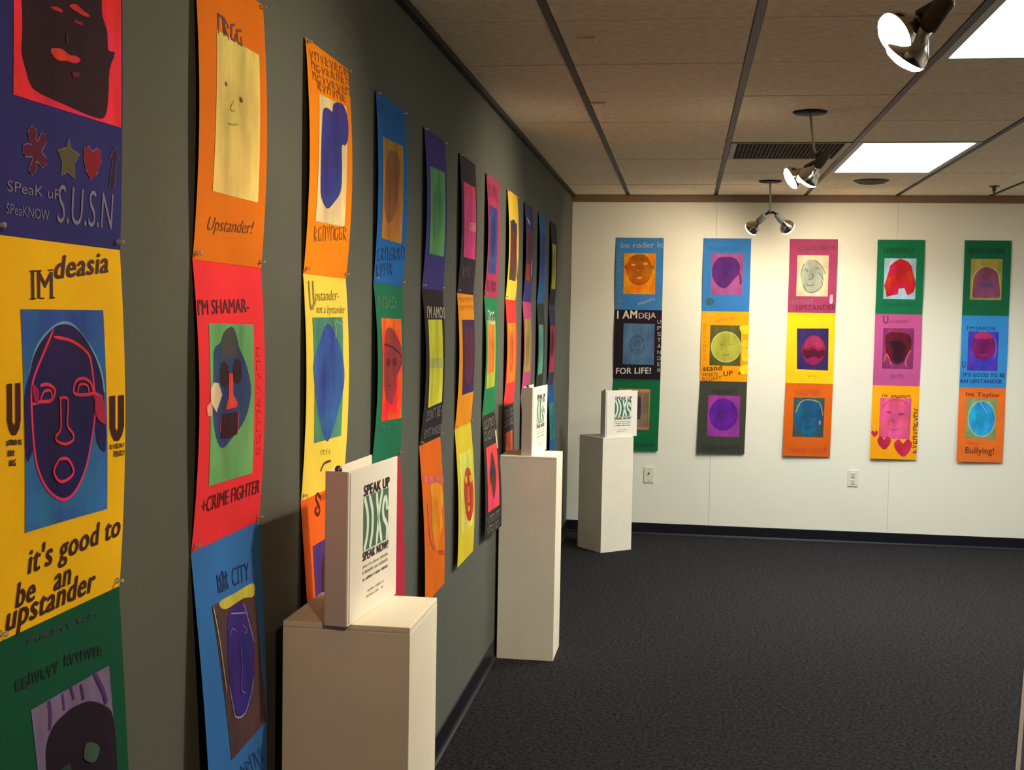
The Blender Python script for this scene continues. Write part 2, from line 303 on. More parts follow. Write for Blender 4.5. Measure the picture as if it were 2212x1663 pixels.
POSTERS = [
 ('L',1,1,(47, 46, 112),'navy poster with flower, star, heart and arrow below a dark face on red','navy poster with the star and heart',[
  ('P','portrait',(228,38,44),[(0.135,0.331),(0.982,0.167),(0.983,0.651),(0.13,0.66)]),
  ('S','>face',(42,9,26),[(0.166,0.364),(0.186,0.426),(0.191,0.49),(0.185,0.548),(0.211,0.587),(0.249,0.622),(0.31,0.634),(0.473,0.64),(0.747,0.647),(0.836,0.634),(0.864,0.579),(0.875,0.502),(0.922,0.448),(0.865,0.447),(0.854,0.397),(0.81,0.351),(0.786,0.249),(0.452,0.285)]),
  ('S','>mouth',(228,45,50),[(0.394,0.515),(0.426,0.506),(0.486,0.501),(0.535,0.507),(0.588,0.503),(0.626,0.506),(0.61,0.517),(0.572,0.524),(0.523,0.525),(0.456,0.533),(0.42,0.529)]),
  ('S','>eye',(190,40,45),[(0.398,0.407),(0.439,0.399),(0.481,0.4),(0.484,0.406),(0.439,0.41),(0.404,0.41)]),
  ('S','>eye',(215,45,40),[(0.536,0.38),(0.586,0.368),(0.637,0.373),(0.702,0.379),(0.669,0.387),(0.586,0.386)]),
  ('L','>brow',(150,30,45),0.004,0,[(0.573,0.413),(0.605,0.413),(0.643,0.411)]),
  ('L','>nose',(90,30,50),0.004,0,[(0.523,0.454),(0.514,0.472),(0.529,0.472)]),
  ('S','>chin_mark',(110,20,50),[(0.559,0.55),(0.604,0.545),(0.616,0.553),(0.566,0.561)]),
  ('S','flower',(84,20,48),[(0.238,0.756),(0.233,0.737),(0.258,0.723),(0.287,0.727),(0.289,0.751),(0.302,0.756),(0.327,0.735),(0.358,0.733),(0.363,0.752),(0.327,0.778),(0.363,0.793),(0.365,0.806),(0.337,0.818),(0.311,0.807),(0.291,0.806),(0.289,0.828),(0.261,0.841),(0.237,0.833),(0.261,0.81),(0.267,0.796),(0.217,0.8),(0.198,0.792),(0.203,0.776),(0.228,0.769),(0.257,0.769)]),
  ('L','chalk_outline',(118,112,140),0.0028,0,[(0.238,0.756),(0.233,0.737),(0.258,0.723),(0.287,0.727),(0.289,0.751),(0.302,0.756),(0.327,0.735),(0.358,0.733),(0.363,0.752),(0.327,0.778),(0.363,0.793),(0.365,0.806),(0.337,0.818),(0.311,0.807),(0.291,0.806),(0.289,0.828),(0.261,0.841),(0.237,0.833),(0.261,0.81),(0.267,0.796),(0.217,0.8),(0.198,0.792),(0.203,0.776),(0.228,0.769),(0.257,0.769),(0.238,0.756)]),
  ('P','star',(84,82,50),[(0.537,0.725),(0.556,0.752),(0.624,0.76),(0.581,0.786),(0.587,0.826),(0.531,0.812),(0.481,0.825),(0.49,0.789),(0.452,0.765),(0.52,0.752)]),
  ('L','chalk_outline',(118,116,128),0.0028,0,[(0.537,0.725),(0.556,0.752),(0.624,0.76),(0.581,0.786),(0.587,0.826),(0.531,0.812),(0.481,0.825),(0.49,0.789),(0.452,0.765),(0.52,0.752),(0.537,0.725)]),
  ('S','heart',(118,14,28),[(0.73,0.743),(0.7,0.731),(0.665,0.74),(0.662,0.766),(0.682,0.797),(0.718,0.817),(0.772,0.797),(0.803,0.762),(0.797,0.733),(0.766,0.731)]),
  ('L','chalk_outline',(118,112,134),0.0028,0,[(0.73,0.743),(0.7,0.731),(0.665,0.74),(0.662,0.766),(0.682,0.797),(0.718,0.817),(0.772,0.797),(0.803,0.762),(0.797,0.733),(0.766,0.731),(0.73,0.743)]),
  ('P','arrow',(42,18,50),[(0.932,0.707),(0.965,0.749),(0.942,0.749),(0.926,0.826),(0.881,0.827),(0.91,0.749),(0.878,0.749)]),
  ('L','chalk_outline',(100,96,140),0.0024,0,[(0.932,0.707),(0.965,0.749),(0.942,0.749),(0.926,0.826),(0.881,0.827),(0.91,0.749),(0.878,0.749),(0.932,0.707)]),
  ('T', 'lettering', (122, 114, 140), 'SPeaK uP', -1, 0, [(0.093, 0.894), (0.473, 0.89), (0.094, 0.868)]),
  ('T', 'lettering', (112, 110, 134), 'SPeaKNOW', -1, 0, [(0.088, 0.948), (0.392, 0.949), (0.088, 0.922)]),
  ('T', 'lettering', (116, 108, 134), 'S.U.S.N', -1, 0, [(0.451, 0.95), (0.909, 0.945), (0.462, 0.85)]),
 ]),
 ('L',1,2,(238, 184, 16),'yellow poster with a long blue face and a large letter U on either side','yellow poster with the long blue face',[
  ('P','portrait',(45,92,165),[(0.173,0.191),(0.82,0.19),(0.848,0.755),(0.191,0.749)]),
  ('L','>hair_outline',(105,160,190),0.004,0,[(0.206,0.386),(0.233,0.336),(0.281,0.285),(0.368,0.248),(0.47,0.226),(0.564,0.232),(0.662,0.273),(0.738,0.315),(0.79,0.366),(0.813,0.42)]),
  ('S','>face',(36,21,84),[(0.47,0.229),(0.402,0.24),(0.324,0.268),(0.259,0.305),(0.222,0.35),(0.183,0.408),(0.185,0.525),(0.203,0.571),(0.246,0.544),(0.266,0.587),(0.32,0.637),(0.397,0.678),(0.466,0.693),(0.549,0.685),(0.622,0.647),(0.673,0.59),(0.724,0.511),(0.75,0.562),(0.822,0.58),(0.803,0.416),(0.774,0.357),(0.723,0.309),(0.637,0.259),(0.552,0.233)]),
  ('L','>face_outline',(222,52,74),0.0042,0,[(0.407,0.242),(0.324,0.304),(0.259,0.355),(0.232,0.395),(0.233,0.454),(0.246,0.529),(0.277,0.595),(0.353,0.655),(0.466,0.692),(0.561,0.682),(0.647,0.629),(0.698,0.551),(0.731,0.471),(0.725,0.413),(0.706,0.347),(0.674,0.308),(0.552,0.274),(0.407,0.261)]),
  ('L','>eye',(222,52,74),0.0045,0,[(0.237,0.428),(0.301,0.425),(0.377,0.425),(0.409,0.401),(0.356,0.383),(0.296,0.384)]),
  ('L','>eye',(222,52,74),0.0035,0,[(0.295,0.42),(0.323,0.4),(0.372,0.4),(0.383,0.419)]),
  ('L','>eye',(222,52,74),0.0045,0,[(0.79,0.433),(0.718,0.417),(0.693,0.391),(0.637,0.376),(0.575,0.38),(0.551,0.401),(0.563,0.415),(0.636,0.421),(0.725,0.419)]),
  ('L','>eye',(222,52,74),0.0035,0,[(0.581,0.412),(0.6,0.392),(0.661,0.396),(0.674,0.415)]),
  ('L','>nose',(222,52,74),0.0038,0,[(0.434,0.422),(0.494,0.424),(0.503,0.448),(0.497,0.495),(0.541,0.521),(0.54,0.539),(0.479,0.545),(0.416,0.533),(0.408,0.519),(0.445,0.5),(0.443,0.422)]),
  ('L','>mouth',(222,52,74),0.0042,0,[(0.432,0.582),(0.502,0.587),(0.549,0.625),(0.49,0.642),(0.432,0.639),(0.392,0.61),(0.432,0.582)]),
  ('S','>cheek',(150,30,70),[(0.237,0.38),(0.279,0.396),(0.274,0.426),(0.242,0.417)]),
  ('S','>ear',(170,35,70),[(0.725,0.433),(0.79,0.436),(0.816,0.508),(0.737,0.487)]),
  ('T', 'lettering', (62, 26, 20), 'IM', 0, 0, [(0.253, 0.164), (0.412, 0.161), (0.257, 0.096)]),
  ('L','lettering',(62,26,20),0.0028,0,[(0.242,0.165),(0.284,0.164)]),
  ('L','lettering',(62,26,20),0.0028,0,[(0.247,0.096),(0.29,0.094)]),
  ('L','lettering',(62,26,20),0.0028,0,[(0.315,0.163),(0.345,0.162)]),
  ('L','lettering',(62,26,20),0.0028,0,[(0.387,0.161),(0.425,0.16)]),
  ('L','lettering',(62,26,20),0.0028,0,[(0.292,0.094),(0.333,0.093)]),
  ('L','lettering',(62,26,20),0.0028,0,[(0.381,0.09),(0.421,0.088)]),
  ('T', 'lettering', (62, 26, 20), 'deasia', 1, 0.2, [(0.428, 0.112), (0.875, 0.082), (0.429, 0.054)]),
  ('P','lettering',(62,26,20),[(0.061,0.372),(0.096,0.372),(0.094,0.465),(0.106,0.476),(0.117,0.466),(0.119,0.372),(0.155,0.372),(0.153,0.466),(0.141,0.486),(0.119,0.499),(0.091,0.497),(0.071,0.482),(0.059,0.461)]),
  ('P','lettering',(62,26,20),[(0.856,0.433),(0.905,0.433),(0.905,0.525),(0.919,0.538),(0.933,0.527),(0.933,0.434),(0.983,0.435),(0.983,0.527),(0.966,0.55),(0.938,0.565),(0.899,0.563),(0.872,0.544),(0.856,0.52)]),
  ('Q','scrawl',(62,26,20),7,0.0028,[(0.055,0.52),(0.161,0.524),(0.055,0.508)]),
  ('Q','scrawl',(62,26,20),3,0.003,[(0.063,0.548),(0.112,0.549),(0.063,0.533)]),
  ('Q','scrawl',(62,26,20),3,0.003,[(0.074,0.572),(0.118,0.573),(0.074,0.557)]),
  ('Q','scrawl',(62,26,20),7,0.0028,[(0.862,0.585),(0.988,0.587),(0.863,0.572)]),
  ('Q','scrawl',(62,26,20),4,0.003,[(0.897,0.61),(0.997,0.611),(0.897,0.593)]),
  ('T', 'lettering', (62, 26, 20), "it's good to", 1, 0.12, [(0.218, 0.858), (0.969, 0.845), (0.218, 0.793)]),
  ('T', 'lettering', (62, 26, 20), 'be   an', 1, 0.12, [(0.135, 0.932), (0.549, 0.929), (0.139, 0.871)]),
  ('T', 'lettering', (62, 26, 20), 'upstander', 1, 0.12, [(0.075, 0.981), (0.759, 0.978), (0.079, 0.918)]),
 ]),
 ('L',1,3,(14, 78, 54),'dark green poster with a shadowy near-black face on pale purple','dark green poster with the shadowy face',[
  ('P','portrait',(112,98,132),[(0.228,0.213),(0.862,0.217),(0.916,0.766),(0.302,0.708)]),
  ('S','>face',(30,15,34),[(0.489,0.272),(0.563,0.271),(0.679,0.282),(0.799,0.318),(0.874,0.368),(0.891,0.518),(0.873,0.7),(0.56,0.688),(0.317,0.545),(0.312,0.392),(0.32,0.326),(0.382,0.286)]),
  ('L','>streak',(70,45,112),0.008,0,[(0.355,0.215),(0.362,0.257),(0.347,0.29)]),
  ('L','>streak',(70,45,112),0.008,0,[(0.461,0.218),(0.468,0.263)]),
  ('L','>streak',(70,45,112),0.008,0,[(0.526,0.211),(0.548,0.25)]),
  ('L','>streak',(70,45,112),0.008,0,[(0.609,0.22),(0.624,0.266)]),
  ('L','>streak',(70,45,112),0.008,0,[(0.726,0.213),(0.791,0.274),(0.816,0.316)]),
  ('S','>patch',(62,88,76),[(0.631,0.386),(0.734,0.42),(0.686,0.452),(0.6,0.422)]),
  ('S','>patch',(40,62,62),[(0.416,0.407),(0.481,0.408),(0.488,0.435),(0.402,0.418)]),
  ('Q','scrawl',(10,42,40),7,0.006,[(0.132,0.147),(0.447,0.157),(0.133,0.119)]),
  ('Q','scrawl',(10,42,40),7,0.006,[(0.49,0.15),(0.816,0.175),(0.491,0.123)]),
  ('Q','scrawl',(44,52,62),6,0.004,[(0.217,0.05),(0.8,0.063),(0.217,0.037)]),
 ]),
 ('L',2,1,(218, 112, 8),'orange poster with a faint pencil face on a tall cream panel','orange poster with the cream panel',[
  ('P','portrait',(216,192,104),[(0.262,0.206),(0.891,0.204),(0.879,0.757),(0.208,0.76)]),
  ('S','>eye',(110,95,50),[(0.362,0.371),(0.395,0.369),(0.395,0.383),(0.367,0.382)]),
  ('S','>eye',(96,80,45),[(0.582,0.395),(0.62,0.402),(0.613,0.414),(0.578,0.41)]),
  ('L','>nose',(170,150,80),0.003,0,[(0.486,0.423),(0.441,0.456),(0.509,0.456)]),
  ('L','>mouth',(170,150,80),0.003,0,[(0.408,0.509),(0.487,0.506),(0.556,0.496)]),
  ('Q','scrawl',(96,58,62),4,0.007,[(0.284,0.214),(0.644,0.209),(0.283,0.148)]),
  ('T', 'lettering', (120, 66, 14), 'Upstander!', -1, 0.35, [(0.158, 0.895), (0.831, 0.877), (0.161, 0.848)]),
 ]),
 ('L',2,2,(236, 50, 58),'red-pink poster with a blue mask face on green and the words CRIME FIGHTER','red-pink poster with the blue mask face',[
  ('P','portrait',(98,160,98),[(0.157,0.228),(0.826,0.232),(0.828,0.798),(0.169,0.79)]),
  ('S','>face',(48,62,112),[(0.322,0.294),(0.225,0.317),(0.205,0.393),(0.197,0.533),(0.251,0.623),(0.35,0.669),(0.496,0.643),(0.685,0.585),(0.77,0.502),(0.756,0.436),(0.68,0.365),(0.595,0.312),(0.559,0.271),(0.489,0.243),(0.376,0.259)]),
  ('S','>hair',(66,66,66),[(0.489,0.24),(0.376,0.259),(0.328,0.303),(0.333,0.341),(0.56,0.348),(0.588,0.311),(0.547,0.26)]),
  ('S','>eye',(52,26,32),[(0.435,0.41),(0.422,0.437),(0.389,0.453),(0.348,0.451),(0.315,0.434),(0.302,0.406),(0.314,0.379),(0.346,0.363),(0.387,0.364),(0.421,0.382)]),
  ('S','>eye',(52,26,36),[(0.633,0.404),(0.621,0.431),(0.588,0.447),(0.547,0.446),(0.514,0.428),(0.501,0.4),(0.513,0.374),(0.545,0.357),(0.586,0.358),(0.619,0.376)]),
  ('P','>nose',(235,55,60),[(0.435,0.406),(0.492,0.406),(0.498,0.485),(0.564,0.516),(0.552,0.533),(0.381,0.534),(0.429,0.488)]),
  ('P','>mouth',(56,14,24),[(0.319,0.547),(0.565,0.55),(0.566,0.631),(0.45,0.639),(0.321,0.632)]),
  ('L','>lip_edge',(225,60,70),0.003,0,[(0.31,0.549),(0.307,0.61)]),
  ('L','>lip_edge',(225,60,70),0.003,0,[(0.576,0.554),(0.573,0.622)]),
  ('P','foil_patch',(214,190,160),[(0.16,0.453),(0.21,0.431),(0.283,0.436),(0.336,0.479),(0.25,0.537),(0.165,0.499)]),
  ('P','tape',(220,150,130),[(0.103,0.512),(0.165,0.496),(0.19,0.532),(0.176,0.548),(0.113,0.542)]),
  ('T', 'lettering', (92, 20, 28), "I'M SHAMAR-", 0, 0, [(0.018, 0.199), (0.77, 0.185), (0.018, 0.147)]),
  ('T', 'lettering', (84, 22, 24), '+CRIME FIGHTER', 0, 0, [(0.087, 0.877), (0.96, 0.884), (0.09, 0.824)]),
  ('Q','scrawl',(205,38,52),9,0.003,[(0.943,0.744),(0.931,0.316),(0.877,0.739)]),
 ]),
 ('L',2,3,(52, 112, 182),'sky-blue poster with a purple face on brown, partly in the plinth shadow','sky-blue poster in the plinth shadow',[
  ('P','portrait',(82,56,60),[(0.209,0.22),(0.837,0.227),(0.985,0.783),(0.351,0.789)]),
  ('S','>background_patch',(196,176,70),[(0.308,0.221),(0.55,0.223),(0.837,0.228),(0.831,0.276),(0.66,0.26),(0.387,0.258)]),
  ('S','>face',(58,38,126),[(0.434,0.271),(0.673,0.28),(0.751,0.369),(0.796,0.462),(0.756,0.6),(0.657,0.67),(0.488,0.658),(0.398,0.587),(0.373,0.467),(0.381,0.383)]),
  ('L','>face_outline',(150,140,160),0.0034,0,[(0.661,0.277),(0.725,0.353),(0.796,0.443)]),
  ('L','>face_outline',(150,140,160),0.0034,0,[(0.365,0.528),(0.405,0.611),(0.441,0.654),(0.584,0.672),(0.706,0.626),(0.756,0.575)]),
  ('L','>brow',(150,140,160),0.003,0,[(0.457,0.284),(0.674,0.315)]),
  ('L','>eye',(110,96,150),0.003,0,[(0.412,0.363),(0.458,0.338),(0.529,0.363)]),
  ('L','>eye',(110,96,150),0.003,0,[(0.613,0.348),(0.681,0.382),(0.639,0.384)]),
  ('L','>nose',(110,90,150),0.003,0,[(0.566,0.415),(0.568,0.504),(0.538,0.574),(0.607,0.6)]),
  ('L','>panel_edge',(176,170,120),0.003,0,[(0.213,0.223),(0.266,0.363),(0.313,0.541)]),
  ('L','>panel_edge',(120,100,90),0.003,0,[(0.878,0.292),(0.916,0.724)]),
  ('T', 'lettering', (28, 52, 104), 'CITY', -1, 0, [(0.514, 0.196), (0.777, 0.208), (0.52, 0.129)]),
  ('Q','scrawl',(28,52,104),4,0.004,[(0.307,0.19),(0.467,0.196),(0.306,0.117)]),
  ('Q','scrawl',(34,72,140),5,0.004,[(0.54,0.911),(0.975,0.931),(0.468,0.834)]),
 ]),
 ('L',3,1,(244, 138, 8),'bright orange poster with a blue two-lobed shape on a cream panel','orange poster with the blue two-lobed shape',[
  ('P','portrait',(228,206,152),[(0.244,0.208),(0.884,0.19),(0.855,0.757),(0.178,0.767)]),
  ('S','>face',(58,54,142),[(0.335,0.265),(0.449,0.248),(0.542,0.252),(0.574,0.216),(0.69,0.194),(0.825,0.195),(0.91,0.252),(0.901,0.337),(0.834,0.377),(0.754,0.389),(0.759,0.5),(0.733,0.601),(0.562,0.669),(0.437,0.697),(0.313,0.669),(0.262,0.618),(0.263,0.462),(0.29,0.342)]),
  ('Q','scrawl',(176,92,10),8,0.006,[(0.053,0.08),(0.978,0.039),(0.052,0.043)]),
  ('Q','scrawl',(176,92,10),8,0.006,[(0.074,0.123),(1.004,0.082),(0.072,0.089)]),
  ('Q','scrawl',(170,88,10),8,0.006,[(0.095,0.165),(1.006,0.128),(0.093,0.132)]),
  ('Q','scrawl',(160,84,14),6,0.006,[(0.212,0.193),(0.892,0.171),(0.211,0.162)]),
  ('Q','scrawl',(150,90,24),8,0.005,[(0.162,0.857),(0.927,0.816),(0.159,0.788)]),
 ]),
 ('L',3,2,(246, 216, 82),'pale yellow poster with a slim blue oval face on a green panel','pale yellow poster with the blue oval face',[
  ('P','portrait',(74,134,112),[(0.159,0.203),(0.865,0.199),(0.852,0.766),(0.214,0.761)]),
  ('S','>face',(54,84,168),[(0.498,0.23),(0.311,0.311),(0.167,0.4),(0.179,0.473),(0.278,0.623),(0.475,0.758),(0.598,0.754),(0.771,0.628),(0.881,0.514),(0.854,0.395),(0.702,0.291)]),
  ('L','>crease',(170,200,150),0.003,0,[(0.657,0.207),(0.7,0.257),(0.682,0.295)]),
  ('L','>crease',(170,190,140),0.003,0,[(0.698,0.218),(0.845,0.236)]),
  ('T', 'lettering', (164, 146, 60), 'U', 1, 0, [(0.098, 0.171), (0.209, 0.169), (0.092, 0.047)]),
  ('T', 'lettering', (156, 138, 56), 'pstander-', -1, 0.3, [(0.217, 0.13), (0.8, 0.119), (0.215, 0.081)]),
  ('T', 'lettering', (156, 138, 56), 'not a bystander', -1, 0.3, [(0.251, 0.183), (0.935, 0.181), (0.249, 0.146)]),
  ('L','arc_mark',(88,78,40),0.006,0,[(0.399,0.901),(0.441,0.879),(0.507,0.869),(0.63,0.87)]),
  ('Q','scrawl',(168,140,40),4,0.003,[(0.363,0.826),(0.628,0.837),(0.362,0.801)]),
 ]),
 ('L',3,3,(248, 104, 26),'orange-red poster with a pale blue face on purple, behind the nearest binder','orange-red poster behind the nearest binder',[
  ('P','portrait',(78,48,124),[(0.19,0.225),(0.84,0.225),(0.84,0.8),(0.19,0.8)]),
  ('P','>face',(104,184,204),[(0.36,0.44),(0.7,0.44),(0.68,0.74),(0.4,0.74)]),
  ('S','>hair',(82,32,30),[(0.36,0.33),(0.52,0.27),(0.7,0.32),(0.72,0.46),(0.55,0.43),(0.36,0.47)]),
  ('S','>eye',(70,40,100),[(0.38,0.53),(0.46,0.56),(0.42,0.61),(0.37,0.59)]),
  ('S','>eye',(70,40,100),[(0.58,0.53),(0.66,0.55),(0.62,0.6),(0.57,0.58)]),
  ('L','lettering',(110,34,20),0.0075,0,[(0.436,0.037),(0.362,0.01),(0.321,0.026),(0.368,0.059),(0.39,0.086),(0.345,0.103),(0.287,0.08),(0.343,0.065)]),
  ('Q','scrawl',(196,76,16),5,0.006,[(0.405,0.051),(0.731,0.036),(0.404,0.026)]),
 ]),
 ('L',4,1,(34, 104, 178),'medium blue poster with a rubbed ochre panel in its middle','blue poster with the ochre panel',[
  ('P','portrait',(176,124,46),[(0.164,0.224),(0.865,0.21),(0.837,0.763),(0.156,0.761)]),
  ('S','>face',(142,92,48),[(0.318,0.314),(0.497,0.269),(0.721,0.298),(0.701,0.458),(0.586,0.614),(0.344,0.666),(0.216,0.54)]),
  ('Q','scrawl',(22,62,124),7,0.007,[(0.039,0.888),(0.999,0.847),(0.033,0.814)]),
  ('Q','scrawl',(22,62,124),5,0.007,[(0.044,0.968),(0.612,0.944),(0.039,0.902)]),
  ('Q','scrawl',(26,84,150),6,0.004,[(0.013,0.11),(0.936,0.097),(0.009,0.046)]),
 ]),
 ('L',4,2,(30, 112, 82),'sea-green poster with a maroon hooded face on an orange-red panel','sea-green poster with the hooded face',[
  ('P','portrait',(242,84,34),[(0.175,0.201),(0.89,0.205),(0.953,0.779),(0.215,0.76)]),
  ('S','>face',(152,50,50),[(0.344,0.268),(0.521,0.254),(0.707,0.293),(0.913,0.383),(0.919,0.455),(0.725,0.521),(0.695,0.613),(0.589,0.679),(0.444,0.661),(0.285,0.598),(0.249,0.474),(0.282,0.363)]),
  ('L','>hood_line',(84,30,40),0.006,0,[(0.253,0.342),(0.602,0.367),(0.886,0.428),(0.725,0.521)]),
  ('S','>eye',(110,34,44),[(0.485,0.445),(0.472,0.459),(0.437,0.466),(0.393,0.465),(0.358,0.456),(0.343,0.442),(0.356,0.429),(0.39,0.422),(0.434,0.423),(0.47,0.432)]),
  ('S','>eye',(110,34,44),[(0.72,0.45),(0.707,0.464),(0.67,0.472),(0.624,0.47),(0.587,0.461),(0.572,0.447),(0.585,0.434),(0.621,0.426),(0.666,0.427),(0.704,0.436)]),
  ('L','>mouth',(110,34,44),0.005,0,[(0.402,0.568),(0.545,0.579)]),
  ('Q','scrawl',(96,140,100),8,0.006,[(0.052,0.147),(0.77,0.141),(0.047,0.082)]),
  ('Q','scrawl',(60,130,110),6,0.004,[(0.145,0.826),(0.826,0.832),(0.143,0.792)]),
 ]),
 ('L',4,3,(194, 44, 66),'crimson poster mostly hidden behind the nearest white binder','crimson poster behind the nearest binder',[
  ('P','portrait',(60,56,52),[(0.22,0.3),(0.6,0.3),(0.6,0.8),(0.22,0.8)]),
  ('P','base_strip',(206,62,34),[(0.1,0.88),(0.95,0.88),(0.95,0.99),(0.1,0.99)]),
 ]),
 ('L',5,1,(64, 58, 132),'indigo poster with a plain green panel','indigo poster with the green panel',[
  ('P','portrait',(86,154,96),[(0.193,0.227),(0.899,0.212),(0.907,0.771),(0.207,0.774)]),
  ('S','>face',(78,140,92),[(0.33,0.356),(0.624,0.312),(0.771,0.442),(0.657,0.623),(0.404,0.669),(0.289,0.528)]),
 ]),
 ('L',5,2,(44, 37, 38),'black poster with a plain yellow-green panel and grey stencil lettering','black poster with the yellow-green panel',[
  ('P','portrait',(208,208,50),[(0.191,0.207),(0.879,0.206),(0.918,0.761),(0.247,0.772)]),
  ('P','>crossband',(176,184,96),[(0.225,0.455),(0.907,0.463),(0.914,0.527),(0.232,0.518)]),
  ('T', 'lettering', (172, 158, 142), "I'M AMOS", 1, 0, [(0.143, 0.197), (1.016, 0.197), (0.155, 0.12)]),
  ('T', 'lettering', (110, 104, 112), "DON'T BE A", 1, 0, [(0.19, 0.858), (1.02, 0.851), (0.183, 0.786)]),
  ('T', 'lettering', (104, 100, 110), 'BYSTANDER', 1, 0, [(0.163, 0.965), (1.02, 0.973), (0.157, 0.907)]),
 ]),
 ('L',5,3,(238, 110, 14),'deep orange poster with a yellow figure standing under a pink band','deep orange poster with the yellow figure',[
  ('P','pink_band',(218,92,88),[(0.053,0.195),(1.02,0.28),(1.02,0.325),(0.09,0.244)]),
  ('S','portrait',(252,152,8),[(0.358,0.298),(0.479,0.281),(0.735,0.3),(0.924,0.348),(0.946,0.445),(0.86,0.493),(0.887,0.594),(0.746,0.648),(0.592,0.735),(0.445,0.668),(0.343,0.535),(0.378,0.404)]),
  ('L','>streak',(255,190,110),0.006,0,[(0.885,0.664),(0.915,0.749)]),
  ('L','pink_line',(222,92,90),0.012,0,[(0.184,0.385),(0.242,0.591),(0.448,0.703)]),
  ('Q','scrawl',(210,70,60),4,0.006,[(0.656,0.77),(1.02,0.801),(0.653,0.742)]),
 ]),
 ('L',6,1,(46, 31, 46),'near-black poster with a bright magenta panel','near-black poster with the magenta panel',[
  ('P','portrait',(196,46,112),[(0.158,0.189),(0.932,0.181),(0.937,0.731),(0.228,0.732)]),
  ('P','>tape',(206,110,140),[(0.548,0.463),(0.921,0.45),(0.931,0.517),(0.557,0.529)]),
  ('Q','scrawl',(104,92,104),3,0.008,[(0.214,0.882),(0.719,0.87),(0.204,0.804)]),
 ]),
 ('L',6,2,(242, 152, 18),'amber poster with a tall dark purple and maroon portrait','amber poster with the dark purple portrait',[
  ('P','portrait',(60,30,84),[(0.229,0.206),(0.997,0.205),(0.984,0.759),(0.3,0.763)]),
  ('S','>face',(98,28,56),[(0.589,0.241),(0.389,0.318),(0.349,0.458),(0.426,0.6),(0.65,0.7),(0.856,0.612),(0.899,0.467),(0.847,0.321)]),
  ('L','>feature',(70,40,96),0.008,0,[(0.454,0.361),(0.607,0.377),(0.789,0.357)]),
  ('L','>feature',(70,40,96),0.008,0,[(0.482,0.573),(0.757,0.573)]),
  ('Q','scrawl',(214,112,20),8,0.006,[(0.07,0.077),(1.02,0.066),(0.066,0.049)]),
  ('Q','scrawl',(214,112,20),8,0.006,[(0.077,0.131),(1.02,0.124),(0.073,0.104)]),
 ]),
 ('L',6,3,(228, 204, 48),'yellow poster with a narrow red oval mask','yellow poster with the red oval mask',[
  ('P','portrait',(222,218,94),[(0.14,0.2),(0.86,0.2),(0.86,0.78),(0.14,0.78)]),
  ('S','>face',(200,72,40),[(0.914,0.554),(0.873,0.671),(0.734,0.731),(0.554,0.712),(0.401,0.623),(0.333,0.5),(0.371,0.387),(0.503,0.326),(0.681,0.34),(0.84,0.427)]),
  ('S','>eye',(226,190,40),[(0.549,0.412),(0.536,0.428),(0.497,0.436),(0.448,0.432),(0.408,0.417),(0.39,0.399),(0.403,0.382),(0.441,0.375),(0.49,0.379),(0.531,0.393)]),
  ('S','>eye',(226,190,40),[(0.828,0.428),(0.814,0.444),(0.774,0.452),(0.723,0.448),(0.681,0.433),(0.663,0.414),(0.676,0.397),(0.715,0.39),(0.766,0.394),(0.809,0.408)]),
  ('P','>nose',(240,120,30),[(0.522,0.461),(0.643,0.471),(0.673,0.593),(0.525,0.582)]),
  ('P','>mouth',(226,170,50),[(0.528,0.606),(0.663,0.617),(0.655,0.658),(0.547,0.649)]),
 ]),
 ('L',7,1,(170, 54, 92),'crimson-mauve poster with a royal blue panel','crimson-mauve poster with the royal blue panel',[
  ('P','portrait',(52,60,134),[(0.13,0.247),(0.8,0.247),(0.8,0.8),(0.13,0.8)]),
  ('S','>face',(44,44,110),[(0.67,0.5),(0.632,0.6),(0.532,0.662),(0.408,0.662),(0.308,0.6),(0.27,0.5),(0.308,0.4),(0.408,0.338),(0.532,0.338),(0.632,0.4)]),
  ('Q','scrawl',(112,36,64),6,0.008,[(0.1,0.95),(0.9,0.95),(0.1,0.86)]),
  ('Q','scrawl',(130,44,76),5,0.008,[(0.1,0.18),(0.9,0.18),(0.1,0.06)]),
 ]),
 ('L',7,2,(34, 128, 82),'green poster with an orange bar on a yellow-green panel','green poster with the orange bar',[
  ('P','portrait',(168,178,60),[(0.14,0.208),(0.82,0.208),(0.82,0.777),(0.14,0.777)]),
  ('P','>face',(232,128,48),[(0.2,0.244),(0.72,0.244),(0.72,0.648),(0.2,0.648)]),
  ('Q','scrawl',(200,200,180),3,0.012,[(0.2,0.24),(0.8,0.24),(0.2,0.13)]),
 ]),
 ('L',7,3,(50, 45, 42),'black poster with a dark olive face on a red panel','black poster with the red panel',[
  ('P','portrait',(230,64,68),[(0.14,0.27),(0.84,0.27),(0.84,0.8),(0.14,0.8)]),
  ('S','>face',(84,56,36),[(0.47,0.32),(0.36,0.42),(0.28,0.52),(0.38,0.6),(0.5,0.72),(0.64,0.6),(0.66,0.5),(0.6,0.4)]),
  ('S','>eye',(56,50,80),[(0.48,0.49),(0.465,0.505),(0.425,0.514),(0.375,0.514),(0.335,0.505),(0.32,0.49),(0.335,0.475),(0.375,0.466),(0.425,0.466),(0.465,0.475)]),
  ('S','>eye',(56,50,80),[(0.66,0.49),(0.645,0.505),(0.605,0.514),(0.555,0.514),(0.515,0.505),(0.5,0.49),(0.515,0.475),(0.555,0.466),(0.605,0.466),(0.645,0.475)]),
  ('Q','scrawl',(126,116,108),6,0.008,[(0.1,0.12),(0.9,0.12),(0.1,0.05)]),
  ('Q','scrawl',(126,116,108),6,0.008,[(0.1,0.21),(0.9,0.21),(0.1,0.14)]),
  ('Q','scrawl',(120,112,110),6,0.009,[(0.1,0.9),(0.9,0.9),(0.1,0.84)]),
